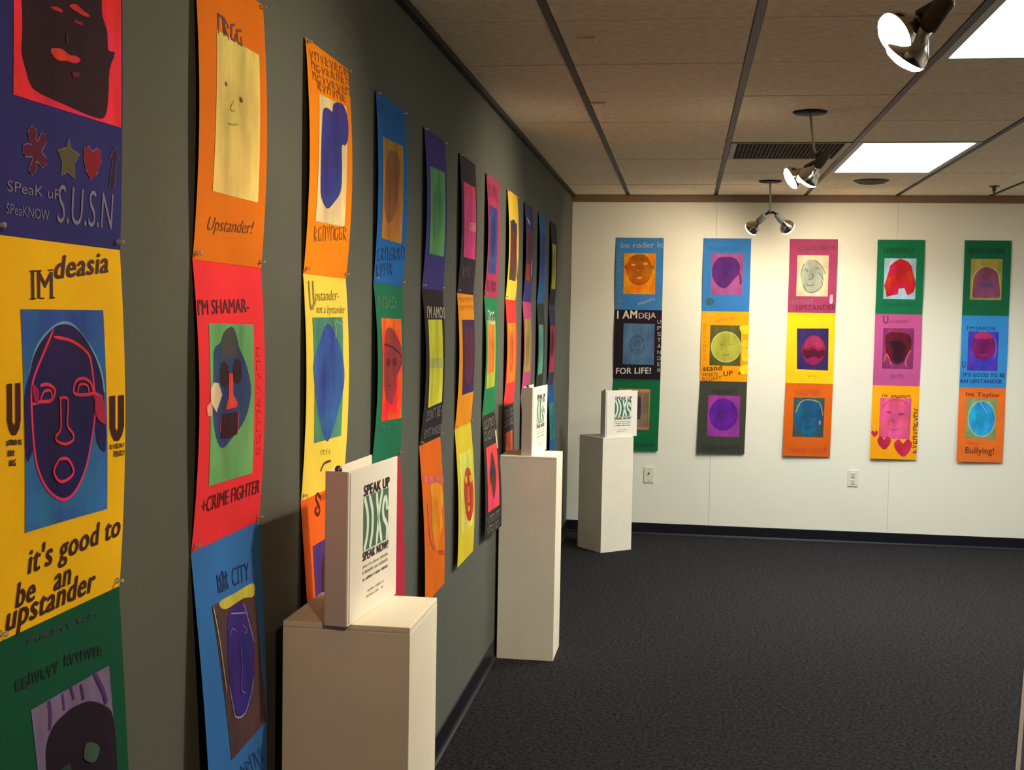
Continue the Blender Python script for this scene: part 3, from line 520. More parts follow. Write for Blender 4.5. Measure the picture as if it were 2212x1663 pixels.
  ('Q','scrawl',(120,112,110),6,0.009,[(0.1,0.98),(0.9,0.98),(0.1,0.92)]),
  ('P','tape',(214,190,140),[(0.84,0.17),(0.96,0.16),(0.92,0.32),(0.86,0.32)]),
 ]),
 ('L',8,1,(238, 198, 60),'yellow poster with a dark brown portrait and a loose torn corner','yellow poster with the dark brown portrait',[
  ('P','portrait',(86,62,58),[(0.17,0.271),(0.84,0.271),(0.84,0.818),(0.17,0.818)]),
  ('S','>face',(112,52,50),[(0.7,0.52),(0.662,0.638),(0.562,0.71),(0.438,0.71),(0.338,0.638),(0.3,0.52),(0.338,0.402),(0.438,0.33),(0.562,0.33),(0.662,0.402)]),
  ('S','>hair',(58,52,96),[(0.74,0.3),(0.698,0.329),(0.588,0.348),(0.452,0.348),(0.342,0.329),(0.3,0.3),(0.342,0.271),(0.452,0.252),(0.588,0.252),(0.698,0.271)]),
  ('P','loose_flap',(74,58,40),[(0.8,0.62),(0.88,0.6),(1.0,0.8),(0.95,0.8)]),
  ('L','>streak',(210,180,90),0.012,0,[(0.8,0.4),(0.84,0.6),(0.88,0.72)]),
 ]),
 ('L',8,2,(238, 58, 56),'scarlet poster with a tall plain orange panel','scarlet poster with the orange panel',[
  ('P','portrait',(224,128,24),[(0.12,0.233),(0.9,0.233),(0.9,0.79),(0.12,0.79)]),
  ('S','>face',(208,100,40),[(0.72,0.5),(0.678,0.612),(0.568,0.681),(0.432,0.681),(0.322,0.612),(0.28,0.5),(0.322,0.388),(0.432,0.319),(0.568,0.319),(0.678,0.388)]),
 ]),
 ('L',8,3,(52, 48, 50),'black poster with a yellow flame shape on orange, behind the middle plinth','black poster with the yellow flame shape',[
  ('P','portrait',(208,82,40),[(0.15,0.26),(0.85,0.26),(0.85,0.8),(0.15,0.8)]),
  ('P','>flame',(252,154,20),[(0.2,0.4),(0.36,0.36),(0.62,0.55),(0.74,0.8),(0.15,0.8)]),
  ('Q','scrawl',(110,106,112),6,0.009,[(0.1,0.12),(0.9,0.12),(0.1,0.05)]),
  ('Q','scrawl',(110,106,112),6,0.009,[(0.1,0.2),(0.9,0.2),(0.1,0.14)]),
 ]),
 ('L',9,1,(62, 60, 122),'slate-indigo poster with a red-brown portrait','slate-indigo poster with the red-brown portrait',[
  ('P','portrait',(104,52,46),[(0.12,0.252),(0.84,0.252),(0.84,0.795),(0.12,0.795)]),
  ('S','>face',(84,42,44),[(0.66,0.45),(0.622,0.544),(0.522,0.602),(0.398,0.602),(0.298,0.544),(0.26,0.45),(0.298,0.356),(0.398,0.298),(0.522,0.298),(0.622,0.356)]),
  ('P','>bright_patch',(160,70,36),[(0.16,0.62),(0.6,0.62),(0.6,0.78),(0.16,0.78)]),
  ('L','>streak',(196,160,140),0.02,0,[(0.8,0.56),(0.78,0.72)]),
  ('L','streak',(190,186,190),0.015,0,[(0.2,0.15),(0.6,0.2)]),
 ]),
 ('L',9,2,(196, 76, 124),'mauve-pink poster with an olive-yellow panel','mauve-pink poster with the olive-yellow panel',[
  ('P','portrait',(156,156,50),[(0.16,0.191),(0.84,0.191),(0.84,0.74),(0.16,0.74)]),
  ('S','>face',(140,138,60),[(0.7,0.5),(0.662,0.606),(0.562,0.671),(0.438,0.671),(0.338,0.606),(0.3,0.5),(0.338,0.394),(0.438,0.329),(0.562,0.329),(0.662,0.394)]),
 ]),
 ('L',9,3,(84, 98, 112),'slate poster showing only a sliver beside the middle binder','slate poster beside the middle binder',[
  ('P','portrait',(60,66,84),[(0.3,0.28),(0.8,0.28),(0.8,0.78),(0.3,0.78)]),
 ]),
 ('L',10,1,(48, 100, 156),'cornflower blue poster with a violet-blue panel','cornflower poster with the violet-blue panel',[
  ('P','portrait',(62,68,148),[(0.14,0.225),(0.86,0.225),(0.86,0.733),(0.14,0.733)]),
  ('S','>face',(52,60,128),[(0.72,0.5),(0.678,0.618),(0.568,0.69),(0.432,0.69),(0.322,0.618),(0.28,0.5),(0.322,0.382),(0.432,0.31),(0.568,0.31),(0.678,0.382)]),
  ('L','streak',(150,170,200),0.02,0,[(0.5,0.86),(0.48,0.97)]),
 ]),
 ('L',10,2,(58, 62, 56),'charcoal poster with a pale aqua panel','charcoal poster with the aqua panel',[
  ('P','portrait',(108,170,146),[(0.2,0.251),(0.82,0.251),(0.82,0.813),(0.2,0.813)]),
  ('S','>face',(98,158,138),[(0.7,0.5),(0.662,0.606),(0.562,0.671),(0.438,0.671),(0.338,0.606),(0.3,0.5),(0.338,0.394),(0.438,0.329),(0.562,0.329),(0.662,0.394)]),
 ]),
 ('L',11,1,(44, 41, 48),'black poster with a narrow lime-yellow panel, nearest the corner','black poster with the lime-yellow panel',[
  ('P','portrait',(172,164,42),[(0.2,0.254),(0.84,0.254),(0.84,0.802),(0.2,0.802)]),
  ('S','>face',(150,140,50),[(0.7,0.5),(0.662,0.606),(0.562,0.671),(0.438,0.671),(0.338,0.606),(0.3,0.5),(0.338,0.394),(0.438,0.329),(0.562,0.329),(0.662,0.394)]),
 ]),
 ('L',11,2,(66, 60, 84),'plum-grey poster with a red and maroon portrait','plum-grey poster with the maroon portrait',[
  ('P','portrait',(190,50,60),[(0.14,0.268),(0.9,0.268),(0.9,0.842),(0.14,0.842)]),
  ('S','>face',(96,34,52),[(0.76,0.48),(0.71,0.586),(0.58,0.651),(0.42,0.651),(0.29,0.586),(0.24,0.48),(0.29,0.374),(0.42,0.309),(0.58,0.309),(0.71,0.374)]),
 ]),
 ('L',11,3,(44, 92, 156),'blue poster with a teal panel, behind the middle binder near the corner','blue poster with the teal panel',[
  ('P','portrait',(50,134,120),[(0.1,0.22),(0.86,0.22),(0.86,0.66),(0.1,0.66)]),
  ('S','>face',(40,116,110),[(0.72,0.5),(0.678,0.618),(0.568,0.69),(0.432,0.69),(0.322,0.618),(0.28,0.5),(0.322,0.382),(0.432,0.31),(0.568,0.31),(0.678,0.382)]),
 ]),
 ('B',1,1,(64, 128, 192),'blue poster with a brown face on bright orange','blue poster with the brown face',[
  ('P','portrait',(255,142,12),[(0.174,0.217),(0.841,0.217),(0.841,0.78),(0.174,0.78)]),
  ('S','>face',(190,96,8),[(0.771,0.44),(0.724,0.569),(0.59,0.649),(0.421,0.651),(0.281,0.572),(0.224,0.444),(0.272,0.316),(0.406,0.236),(0.575,0.235),(0.715,0.313)]),
  ('S','>ear',(180,90,12),[(0.742,0.388),(0.814,0.391),(0.81,0.431),(0.743,0.424)]),
  ('S','>ear',(180,90,12),[(0.194,0.385),(0.239,0.392),(0.24,0.428),(0.196,0.429)]),
  ('S','>eye',(250,160,60),[(0.422,0.376),(0.412,0.384),(0.387,0.39),(0.355,0.39),(0.329,0.385),(0.319,0.376),(0.329,0.368),(0.354,0.362),(0.386,0.362),(0.412,0.367)]),
  ('S','>eye',(250,160,60),[(0.681,0.361),(0.671,0.369),(0.642,0.375),(0.606,0.375),(0.577,0.37),(0.566,0.361),(0.576,0.353),(0.605,0.347),(0.641,0.347),(0.67,0.352)]),
  ('S','>nose',(235,140,50),[(0.505,0.452),(0.499,0.46),(0.484,0.465),(0.465,0.465),(0.449,0.46),(0.443,0.452),(0.448,0.445),(0.464,0.44),(0.483,0.439),(0.499,0.444)]),
  ('S','>mouth',(250,165,70),[(0.569,0.556),(0.558,0.566),(0.527,0.572),(0.489,0.572),(0.458,0.566),(0.446,0.557),(0.458,0.547),(0.488,0.541),(0.526,0.541),(0.557,0.547)]),
  ('S','>hair',(160,84,8),[(0.292,0.296),(0.379,0.244),(0.513,0.229),(0.625,0.243),(0.694,0.308),(0.516,0.324)]),
  ('T', 'lettering', (146, 170, 192), 'Im roder ic', 1, 0, [(0.102, 0.149), (0.982, 0.131), (0.099, 0.072)]),
  ('Q','scrawl',(120,134,146),12,0.008,[(0.147,0.965),(0.121,0.209),(0.046,0.966)]),
  ('Q','scrawl',(150,180,215),8,0.005,[(0.494,0.94),(0.859,0.855),(0.481,0.903)]),
 ]),
 ('B',1,2,(36, 26, 36),'black poster with white lettering around a dim blue panel','black poster with white lettering',[
  ('P','portrait',(80,112,146),[(0.193,0.2),(0.853,0.2),(0.853,0.788),(0.193,0.788)]),
  ('L','>face',(62,92,116),0.008,0,[(0.642,0.501),(0.61,0.584),(0.522,0.629),(0.42,0.615),(0.351,0.549),(0.348,0.462),(0.412,0.394),(0.513,0.377),(0.604,0.42),(0.642,0.501)]),
  ('L','>mouth',(62,92,116),0.006,0,[(0.427,0.568),(0.494,0.58),(0.569,0.564)]),
  ('L','>eye',(62,92,116),0.006,0,[(0.396,0.466),(0.452,0.468)]),
  ('L','>eye',(62,92,116),0.006,0,[(0.528,0.465),(0.584,0.464)]),
  ('T', 'lettering', (226, 214, 196), 'I AM', 1, 0, [(0.05, 0.134), (0.472, 0.124), (0.05, 0.021)]),
  ('T', 'lettering', (206, 192, 178), 'DEJA', 0, 0, [(0.51, 0.126), (0.873, 0.116), (0.511, 0.046)]),
  ('T', 'lettering', (214, 200, 182), 'FOR LIFE!', 1, 0, [(0.053, 0.93), (0.792, 0.913), (0.054, 0.843)]),
  ('T', 'lettering', (184, 172, 168), 'U', 0, 0, [(0.907, 0.198), (0.982, 0.196), (0.905, 0.143)]),
  ('T', 'lettering', (184, 172, 168), 'P', 0, 0, [(0.911, 0.285), (0.986, 0.283), (0.909, 0.23)]),
  ('T', 'lettering', (184, 172, 168), 'S', 0, 0, [(0.914, 0.371), (0.989, 0.369), (0.912, 0.317)]),
  ('T', 'lettering', (184, 172, 168), 'T', 0, 0, [(0.917, 0.458), (0.992, 0.456), (0.915, 0.403)]),
  ('T', 'lettering', (184, 172, 168), 'A', 0, 0, [(0.92, 0.545), (0.995, 0.542), (0.918, 0.49)]),
  ('T', 'lettering', (184, 172, 168), 'N', 0, 0, [(0.923, 0.631), (0.998, 0.629), (0.921, 0.577)]),
  ('T', 'lettering', (184, 172, 168), 'D', 0, 0, [(0.926, 0.718), (1.001, 0.716), (0.924, 0.663)]),
  ('T', 'lettering', (184, 172, 168), 'E', 0, 0, [(0.929, 0.805), (1.004, 0.803), (0.927, 0.75)]),
  ('T', 'lettering', (184, 172, 168), 'R', 0, 0, [(0.932, 0.892), (1.007, 0.889), (0.93, 0.837)]),
 ]),
 ('B',1,3,(18, 104, 60),'green poster with a purple block face, behind the far binder','green poster behind the far binder',[
  ('P','portrait',(212,122,82),[(0.122,0.146),(0.797,0.146),(0.797,0.704),(0.122,0.704)]),
  ('P','>inner_panel',(126,112,86),[(0.149,0.188),(0.772,0.188),(0.772,0.672),(0.149,0.672)]),
  ('S','>face',(82,44,86),[(0.244,0.302),(0.3,0.257),(0.564,0.247),(0.604,0.296),(0.608,0.518),(0.576,0.562),(0.301,0.567),(0.252,0.525)]),
  ('Q','scrawl',(14,66,44),14,0.006,[(0.064,0.046),(0.99,0.031),(0.063,-0.003)]),
  ('Q','scrawl',(16,60,60),9,0.006,[(0.362,0.957),(0.948,0.944),(0.36,0.901)]),
 ]),
 ('B',2,1,(58, 124, 196),'blue poster with a dark purple face on a pink-purple panel','blue poster with the purple face',[
  ('P','portrait',(164,82,146),[(0.179,0.21),(0.843,0.21),(0.843,0.77),(0.179,0.77)]),
  ('S','>face',(84,36,120),[(0.479,0.253),(0.324,0.269),(0.227,0.357),(0.198,0.466),(0.224,0.56),(0.317,0.639),(0.442,0.685),(0.541,0.652),(0.649,0.571),(0.756,0.483),(0.78,0.382),(0.703,0.288),(0.591,0.256)]),
  ('L','>ponytail',(90,40,100),0.012,0,[(0.767,0.469),(0.798,0.555),(0.798,0.628)]),
  ('S','green_dot',(52,104,122),[(0.249,0.869),(0.234,0.9),(0.193,0.919),(0.14,0.92),(0.097,0.901),(0.079,0.87),(0.094,0.839),(0.136,0.82),(0.189,0.819),(0.232,0.838)]),
  ('Q','scrawl',(42,90,150),10,0.005,[(0.096,0.169),(0.876,0.164),(0.094,0.118)]),
 ]),
 ('B',2,2,(252, 164, 14),'orange-yellow poster with a round green-yellow face and dark lettering','orange-yellow poster with the round green face',[
  ('P','portrait',(90,90,42),[(0.191,0.201),(0.845,0.201),(0.845,0.774),(0.191,0.774)]),
  ('S','>face',(176,172,64),[(0.844,0.504),(0.79,0.629),(0.638,0.708),(0.446,0.711),(0.288,0.636),(0.223,0.513),(0.278,0.387),(0.43,0.309),(0.622,0.306),(0.78,0.381)]),
  ('L','>face_outline',(196,198,120),0.007,0,[(0.844,0.504),(0.807,0.611),(0.697,0.691),(0.543,0.722),(0.386,0.696),(0.269,0.619),(0.223,0.513),(0.261,0.405),(0.371,0.325),(0.525,0.294),(0.682,0.321),(0.798,0.398),(0.844,0.504)]),
  ('L','>eye',(130,126,50),0.006,0,[(0.397,0.471),(0.474,0.472)]),
  ('L','>eye',(130,126,50),0.006,0,[(0.591,0.468),(0.668,0.467)]),
  ('L','>mouth',(130,126,50),0.006,0,[(0.461,0.614),(0.539,0.626),(0.616,0.609)]),
  ('S','yellow_patch',(240,208,36),[(0.812,0.208),(1.002,0.209),(1.002,0.307),(0.865,0.321)]),
  ('S','yellow_patch',(240,208,36),[(0.87,0.425),(0.999,0.417),(0.991,0.502),(0.883,0.51)]),
  ('S','yellow_patch',(240,208,36),[(0.874,0.53),(0.997,0.554),(0.999,0.697),(0.881,0.686)]),
  ('S','yellow_patch',(240,208,36),[(0.828,0.804),(0.99,0.75),(1.006,0.867),(0.889,0.888)]),
  ('T', 'lettering', (110, 56, 16), 'stand', 1, 0, [(0.058, 0.858), (0.455, 0.841), (0.058, 0.783)]),
  ('T', 'lettering', (110, 56, 16), 'UP', 1, 0, [(0.493, 0.925), (0.687, 0.914), (0.49, 0.855)]),
  ('T', 'lettering', (130, 60, 16), '4', 1, 0, [(0.793, 0.905), (0.855, 0.902), (0.791, 0.857)]),
  ('T', 'lettering', (130, 74, 20), 'WHATS', 0, 0, [(0.041, 0.937), (0.372, 0.927), (0.039, 0.885)]),
  ('T', 'lettering', (160, 90, 24), 'RIGHT', 0, 0, [(0.044, 1.005), (0.466, 0.977), (0.042, 0.95)]),
  ('Q','scrawl',(220,110,70),9,0.005,[(0.306,0.156),(0.712,0.115),(0.305,0.12)]),
  ('Q','scrawl',(216,180,120),5,0.005,[(0.089,0.073),(0.273,0.065),(0.087,0.034)]),
  ('Q','scrawl',(214,116,40),9,0.005,[(0.114,0.71),(0.092,0.161),(0.056,0.711)]),
 ]),
 ('B',2,3,(64, 66, 56),'dark grey poster with a violet face on a magenta panel','dark grey poster with the magenta panel',[
  ('P','portrait',(156,58,156),[(0.192,0.205),(0.872,0.205),(0.872,0.768),(0.192,0.768)]),
  ('S','>face',(96,28,150),[(0.826,0.459),(0.774,0.59),(0.627,0.674),(0.441,0.677),(0.286,0.599),(0.223,0.47),(0.275,0.338),(0.423,0.255),(0.609,0.252),(0.763,0.329)]),
  ('L','>eye',(80,24,120),0.007,0,[(0.377,0.423),(0.475,0.423)]),
  ('L','>eye',(80,24,120),0.007,0,[(0.591,0.419),(0.688,0.42)]),
  ('L','>mouth',(120,30,130),0.007,0,[(0.461,0.573),(0.54,0.581),(0.627,0.57)]),
  ('Q','scrawl',(40,44,48),8,0.007,[(0.289,0.184),(0.833,0.175),(0.286,0.115)]),
  ('Q','scrawl',(38,46,44),12,0.007,[(0.087,0.973),(0.907,0.968),(0.083,0.884)]),
 ]),
 ('B',3,1,(170, 66, 108),'mauve-red poster with a grey pencil face on cream','mauve-red poster with the grey pencil face',[
  ('P','portrait',(236,206,172),[(0.168,0.22),(0.826,0.22),(0.826,0.776),(0.168,0.776)]),
  ('S','>face',(168,174,156),[(0.721,0.498),(0.682,0.629),(0.567,0.711),(0.42,0.712),(0.298,0.632),(0.246,0.502),(0.285,0.371),(0.4,0.289),(0.547,0.288),(0.669,0.368)]),
  ('L','>hair_line',(78,84,84),0.004,0,[(0.534,0.284),(0.624,0.327),(0.705,0.391),(0.765,0.483)]),
  ('L','>hair_line',(78,84,84),0.004,0,[(0.631,0.456),(0.688,0.506),(0.736,0.57)]),
  ('L','>hair_line',(78,84,84),0.003,0,[(0.315,0.329),(0.274,0.401),(0.246,0.516)]),
  ('L','>chin',(90,100,106),0.005,0,[(0.296,0.624),(0.377,0.702),(0.489,0.728),(0.62,0.693),(0.705,0.62),(0.691,0.563)]),
  ('L','>eye',(78,84,84),0.004,0,[(0.309,0.433),(0.352,0.408),(0.397,0.429),(0.354,0.447)]),
  ('L','>eye',(78,84,84),0.004,0,[(0.54,0.399),(0.606,0.391),(0.639,0.406)]),
  ('L','>nose',(78,84,84),0.004,0,[(0.476,0.464),(0.511,0.5),(0.491,0.536),(0.42,0.551)]),
  ('L','>mouth',(78,84,84),0.004,0,[(0.373,0.616),(0.462,0.629),(0.539,0.614)]),
  ('S','pink_tab',(246,160,176),[(0.899,0.748),(0.933,0.765),(0.932,0.862),(0.871,0.863),(0.873,0.777)]),
  ('T', 'lettering', (112, 42, 60), 'UPSTANDER', 1, 0, [(0.168, 0.971), (0.997, 0.953), (0.17, 0.902)]),
  ('Q','scrawl',(150,110,120),9,0.005,[(0.025,0.893),(0.53,0.88),(0.022,0.828)]),
  ('Q','scrawl',(120,64,84),12,0.008,[(0.196,0.165),(0.968,0.142),(0.193,0.1)]),
 ]),
 ('B',3,2,(248, 208, 28),'bright yellow poster with a crimson face on a dark violet panel','bright yellow poster with the crimson face',[
  ('P','portrait',(54,38,102),[(0.204,0.228),(0.868,0.22),(0.887,0.811),(0.23,0.799)]),
  ('S','>face',(146,28,72),[(0.582,0.317),(0.425,0.357),(0.337,0.471),(0.322,0.559),(0.403,0.683),(0.536,0.737),(0.648,0.723),(0.774,0.64),(0.815,0.514),(0.743,0.378)]),
  ('S','>shading',(84,14,48),[(0.349,0.521),(0.452,0.538),(0.563,0.505),(0.676,0.535),(0.787,0.515),(0.8,0.59),(0.7,0.641),(0.568,0.618),(0.439,0.651),(0.361,0.596)]),
  ('S','>hair',(172,46,98),[(0.582,0.323),(0.463,0.363),(0.374,0.47),(0.45,0.5),(0.561,0.468),(0.674,0.497),(0.766,0.465),(0.734,0.384)]),
  ('Q','scrawl',(208,170,24),5,0.005,[(0.451,0.908),(0.656,0.905),(0.449,0.877)]),
 ]),
 ('B',3,3,(220, 98, 20),'burnt orange poster with a teal face on a dark panel','burnt orange poster with the teal face',[
  ('P','portrait',(58,84,88),[(0.19,0.204),(0.839,0.204),(0.839,0.736),(0.19,0.736)]),
  ('S','>face',(26,88,128),[(0.309,0.277),(0.466,0.232),(0.73,0.275),(0.817,0.461),(0.764,0.595),(0.546,0.723),(0.297,0.629),(0.215,0.472)]),
  ('L','>hair_outline',(176,160,120),0.006,0,[(0.24,0.411),(0.318,0.283),(0.466,0.232),(0.729,0.269),(0.817,0.449)]),
  ('L','>eye',(20,60,100),0.006,0,[(0.383,0.457),(0.458,0.456)]),
  ('L','>eye',(20,60,100),0.006,0,[(0.57,0.454),(0.664,0.452)]),
  ('L','>mouth',(20,60,100),0.006,0,[(0.446,0.601),(0.522,0.61),(0.596,0.596)]),
  ('S','>earring',(180,110,80),[(0.741,0.511),(0.783,0.522),(0.763,0.571),(0.734,0.56)]),
  ('Q','scrawl',(190,74,24),8,0.006,[(0.181,0.17),(0.724,0.161),(0.178,0.097)]),
  ('Q','scrawl',(196,70,40),12,0.006,[(0.125,0.96),(0.931,0.943),(0.121,0.887)]),
 ]),
 ('B',4,1,(26, 120, 78),'green poster with a solid red hair shape on pale blue','green poster with the red hair shape',[
  ('P','portrait',(176,212,232),[(0.157,0.249),(0.835,0.249),(0.835,0.798),(0.157,0.798)]),
  ('P','>face',(208,32,52),[(0.489,0.253),(0.654,0.291),(0.735,0.35),(0.754,0.399),(0.835,0.577),(0.829,0.632),(0.802,0.696),(0.71,0.736),(0.664,0.741),(0.596,0.648),(0.481,0.655),(0.46,0.735),(0.32,0.75),(0.227,0.77),(0.207,0.701),(0.165,0.622),(0.213,0.522),(0.282,0.347),(0.358,0.303)]),
  ('Q','scrawl',(18,80,56),10,0.006,[(0.132,0.186),(0.788,0.182),(0.127,0.107)]),
  ('Q','scrawl',(20,86,60),10,0.005,[(0.202,0.9),(0.86,0.894),(0.2,0.85)]),
 ]),
 ('B',4,2,(200, 88, 150),'pink-mauve poster with a dark red-brown face','pink-mauve poster with the dark red face',[
  ('P','portrait',(138,50,106),[(0.183,0.198),(0.84,0.198),(0.84,0.764),(0.183,0.764)]),
  ('S','>face',(96,18,38),[(0.235,0.335),(0.319,0.264),(0.494,0.255),(0.73,0.284),(0.789,0.392),(0.764,0.546),(0.653,0.662),(0.499,0.706),(0.359,0.654),(0.255,0.527)]),
  ('L','>streak',(226,90,120),0.008,0,[(0.223,0.669),(0.276,0.565),(0.382,0.718)]),
  ('L','>streak',(226,90,120),0.008,0,[(0.781,0.494),(0.673,0.662),(0.716,0.738)]),
  ('S','>shading',(56,14,36),[(0.306,0.398),(0.462,0.371),(0.6,0.394),(0.682,0.483),(0.613,0.637),(0.498,0.677),(0.396,0.615),(0.41,0.499)]),
  ('T', 'lettering', (112, 50, 100), 'U', 1, 0, [(0.171, 0.139), (0.281, 0.135), (0.169, 0.029)]),
  ('Q','scrawl',(140,64,110),9,0.005,[(0.292,0.136),(0.74,0.118),(0.29,0.092)]),
  ('Q','scrawl',(150,64,116),7,0.004,[(0.373,0.91),(0.666,0.899),(0.37,0.846)]),
 ]),
 ('B',4,3,(252, 168, 12),'golden poster with a pink face and three crimson hearts','golden poster with the crimson hearts',[
  ('P','portrait',(230,88,136),[(0.172,0.179),(0.841,0.179),(0.841,0.724),(0.172,0.724)]),
  ('S','>eye',(168,50,100),[(0.42,0.369),(0.41,0.38),(0.385,0.387),(0.354,0.387),(0.328,0.381),(0.318,0.371),(0.327,0.361),(0.352,0.354),(0.383,0.354),(0.409,0.359)]),
  ('S','>eye',(168,50,100),[(0.693,0.392),(0.682,0.402),(0.651,0.409),(0.612,0.41),(0.581,0.404),(0.568,0.394),(0.579,0.384),(0.61,0.377),(0.649,0.376),(0.681,0.382)]),
  ('S','>nose',(190,60,110),[(0.5,0.479),(0.496,0.487),(0.482,0.492),(0.465,0.492),(0.451,0.488),(0.445,0.48),(0.45,0.473),(0.464,0.468),(0.481,0.468),(0.495,0.472)]),
  ('L','>mouth',(196,60,110),0.005,0,[(0.371,0.587),(0.49,0.601),(0.606,0.583)]),
  ('L','>hair_line',(204,68,118),0.006,0,[(0.218,0.311),(0.351,0.222),(0.545,0.2),(0.743,0.24),(0.807,0.326)]),
  ('S','heart',(202,40,74),[(0.079,0.641),(0.042,0.619),(0.008,0.644),(0.031,0.68),(0.086,0.705),(0.134,0.675),(0.149,0.639),(0.113,0.618)]),
  ('S','heart',(202,40,74),[(0.291,0.74),(0.216,0.695),(0.146,0.747),(0.193,0.82),(0.306,0.873),(0.404,0.811),(0.436,0.737),(0.361,0.692)]),
  ('S','heart',(202,40,74),[(0.7,0.786),(0.601,0.728),(0.508,0.796),(0.572,0.892),(0.72,0.962),(0.849,0.881),(0.892,0.783),(0.793,0.724)]),
  ('T', 'lettering', (120, 60, 14), "I'm", 1, 0, [(0.21, 0.169), (0.328, 0.163), (0.208, 0.128)]),
  ('Q','scrawl',(124,64,14),8,0.006,[(0.407,0.172),(0.821,0.168),(0.405,0.141)]),
  ('Q','scrawl',(96,30,20),10,0.009,[(0.997,0.916),(0.991,0.298),(0.909,0.917)]),
 ]),
 ('B',5,1,(28, 108, 70),'green poster with a mauve domed figure on olive-yellow','green poster with the mauve domed figure',[
  ('P','portrait',(172,160,76),[(0.149,0.246),(0.822,0.246),(0.822,0.79),(0.149,0.79)]),
  ('S','>face',(146,78,114),[(0.232,0.453),(0.347,0.382),(0.493,0.353),(0.674,0.403),(0.745,0.495),(0.79,0.735),(0.667,0.758),(0.519,0.767),(0.341,0.761),(0.205,0.74),(0.209,0.555)]),
  ('L','>face_outline',(200,186,100),0.007,0,[(0.186,0.759),(0.205,0.499),(0.346,0.372),(0.493,0.344),(0.688,0.394),(0.763,0.495),(0.816,0.772)]),
  ('S','>eye',(96,84,140),[(0.505,0.589),(0.493,0.609),(0.458,0.622),(0.414,0.622),(0.378,0.61),(0.363,0.591),(0.375,0.571),(0.41,0.559),(0.454,0.558),(0.49,0.57)]),
  ('S','>eye',(96,84,140),[(0.653,0.588),(0.641,0.608),(0.606,0.62),(0.562,0.621),(0.526,0.609),(0.511,0.589),(0.523,0.57),(0.558,0.557),(0.602,0.557),(0.638,0.569)]),
  ('Q','scrawl',(20,72,60),12,0.007,[(0.067,0.186),(0.867,0.181),(0.062,0.103)]),
 ]),
 ('B',5,2,(58, 146, 222),'bright blue poster with a magenta face and dark block lettering','bright blue poster with the magenta face',[
  ('P','portrait',(78,60,190),[(0.149,0.224),(0.799,0.224),(0.799,0.764),(0.149,0.764)]),
  ('S','>face',(126,30,108),[(0.738,0.419),(0.696,0.537),(0.573,0.611),(0.415,0.613),(0.282,0.542),(0.226,0.426),(0.268,0.308),(0.392,0.234),(0.55,0.232),(0.682,0.303)]),
  ('S','>hair',(190,50,112),[(0.285,0.31),(0.37,0.242),(0.471,0.227),(0.578,0.239),(0.672,0.305),(0.477,0.327)]),
  ('L','>eye',(84,22,84),0.006,0,[(0.35,0.395),(0.439,0.394)]),
  ('L','>eye',(84,22,84),0.006,0,[(0.528,0.393),(0.617,0.392)]),
  ('L','>mouth',(190,60,110),0.006,0,[(0.388,0.539),(0.49,0.553),(0.597,0.536)]),
  ('L','>streak',(120,110,220),0.006,0,[(0.7,0.286),(0.754,0.438),(0.719,0.592)]),
  ('T', 'lettering', (40, 66, 120), "I'M JAKOB", 0, 0, [(0.114, 0.201), (0.73, 0.201), (0.114, 0.155)]),
  ('T', 'lettering', (38, 66, 120), "IT'S GOOD TO BE", 1, 0, [(0.067, 0.851), (0.966, 0.845), (0.066, 0.797)]),
  ('T', 'lettering', (38, 66, 120), 'AN UPSTANDER', 1, 0, [(0.006, 0.941), (0.913, 0.934), (0.006, 0.887)]),
  ('T', 'lettering', (46, 78, 140), 'U', 1, 0, [(0.035, 0.726), (0.113, 0.727), (0.033, 0.64)]),
 ]),
 ('B',5,3,(240, 114, 40),'orange poster with a sky-blue oval face on olive','orange poster with the sky-blue oval face',[
  ('P','portrait',(126,156,106),[(0.175,0.155),(0.82,0.155),(0.82,0.686),(0.175,0.686)]),
  ('S','>face',(40,160,222),[(0.797,0.416),(0.752,0.552),(0.616,0.638),(0.44,0.641),(0.293,0.56),(0.23,0.426),(0.276,0.29),(0.413,0.204),(0.588,0.201),(0.735,0.282)]),
  ('L','>face_outline',(196,190,110),0.007,0,[(0.809,0.416),(0.777,0.535),(0.675,0.624),(0.529,0.658),(0.379,0.629),(0.265,0.544),(0.218,0.426),(0.251,0.307),(0.353,0.218),(0.499,0.184),(0.649,0.213),(0.762,0.298),(0.809,0.416)]),
  ('L','>hair_line',(120,200,236),0.006,0,[(0.458,0.196),(0.537,0.269),(0.617,0.341)]),
  ('T', 'lettering', (150, 56, 24), 'Im Taylor', 1, 0, [(0.154, 0.123), (0.877, 0.13), (0.154, 0.071)]),
  ('T', 'lettering', (124, 60, 30), 'Bullying!', 1, 0, [(0.19, 0.888), (0.807, 0.887), (0.185, 0.804)]),
  ('Q','scrawl',(214,96,44),5,0.005,[(0.21,0.776),(0.48,0.774),(0.208,0.735)]),
 ]),
]
# ------------------------------------------------------------------ posters pinned to the walls
LW, LH = .322, .495
LZ = [2.10, 1.612, 1.122]
KX = {1: (.316, .648), 2: (.924, 1.250), 3: (1.512, 1.834), 4: (2.100, 2.411), 5: (2.671, 2.974)}
KZ = [(2.103, .507), (1.598, .492), (1.112, .512)]
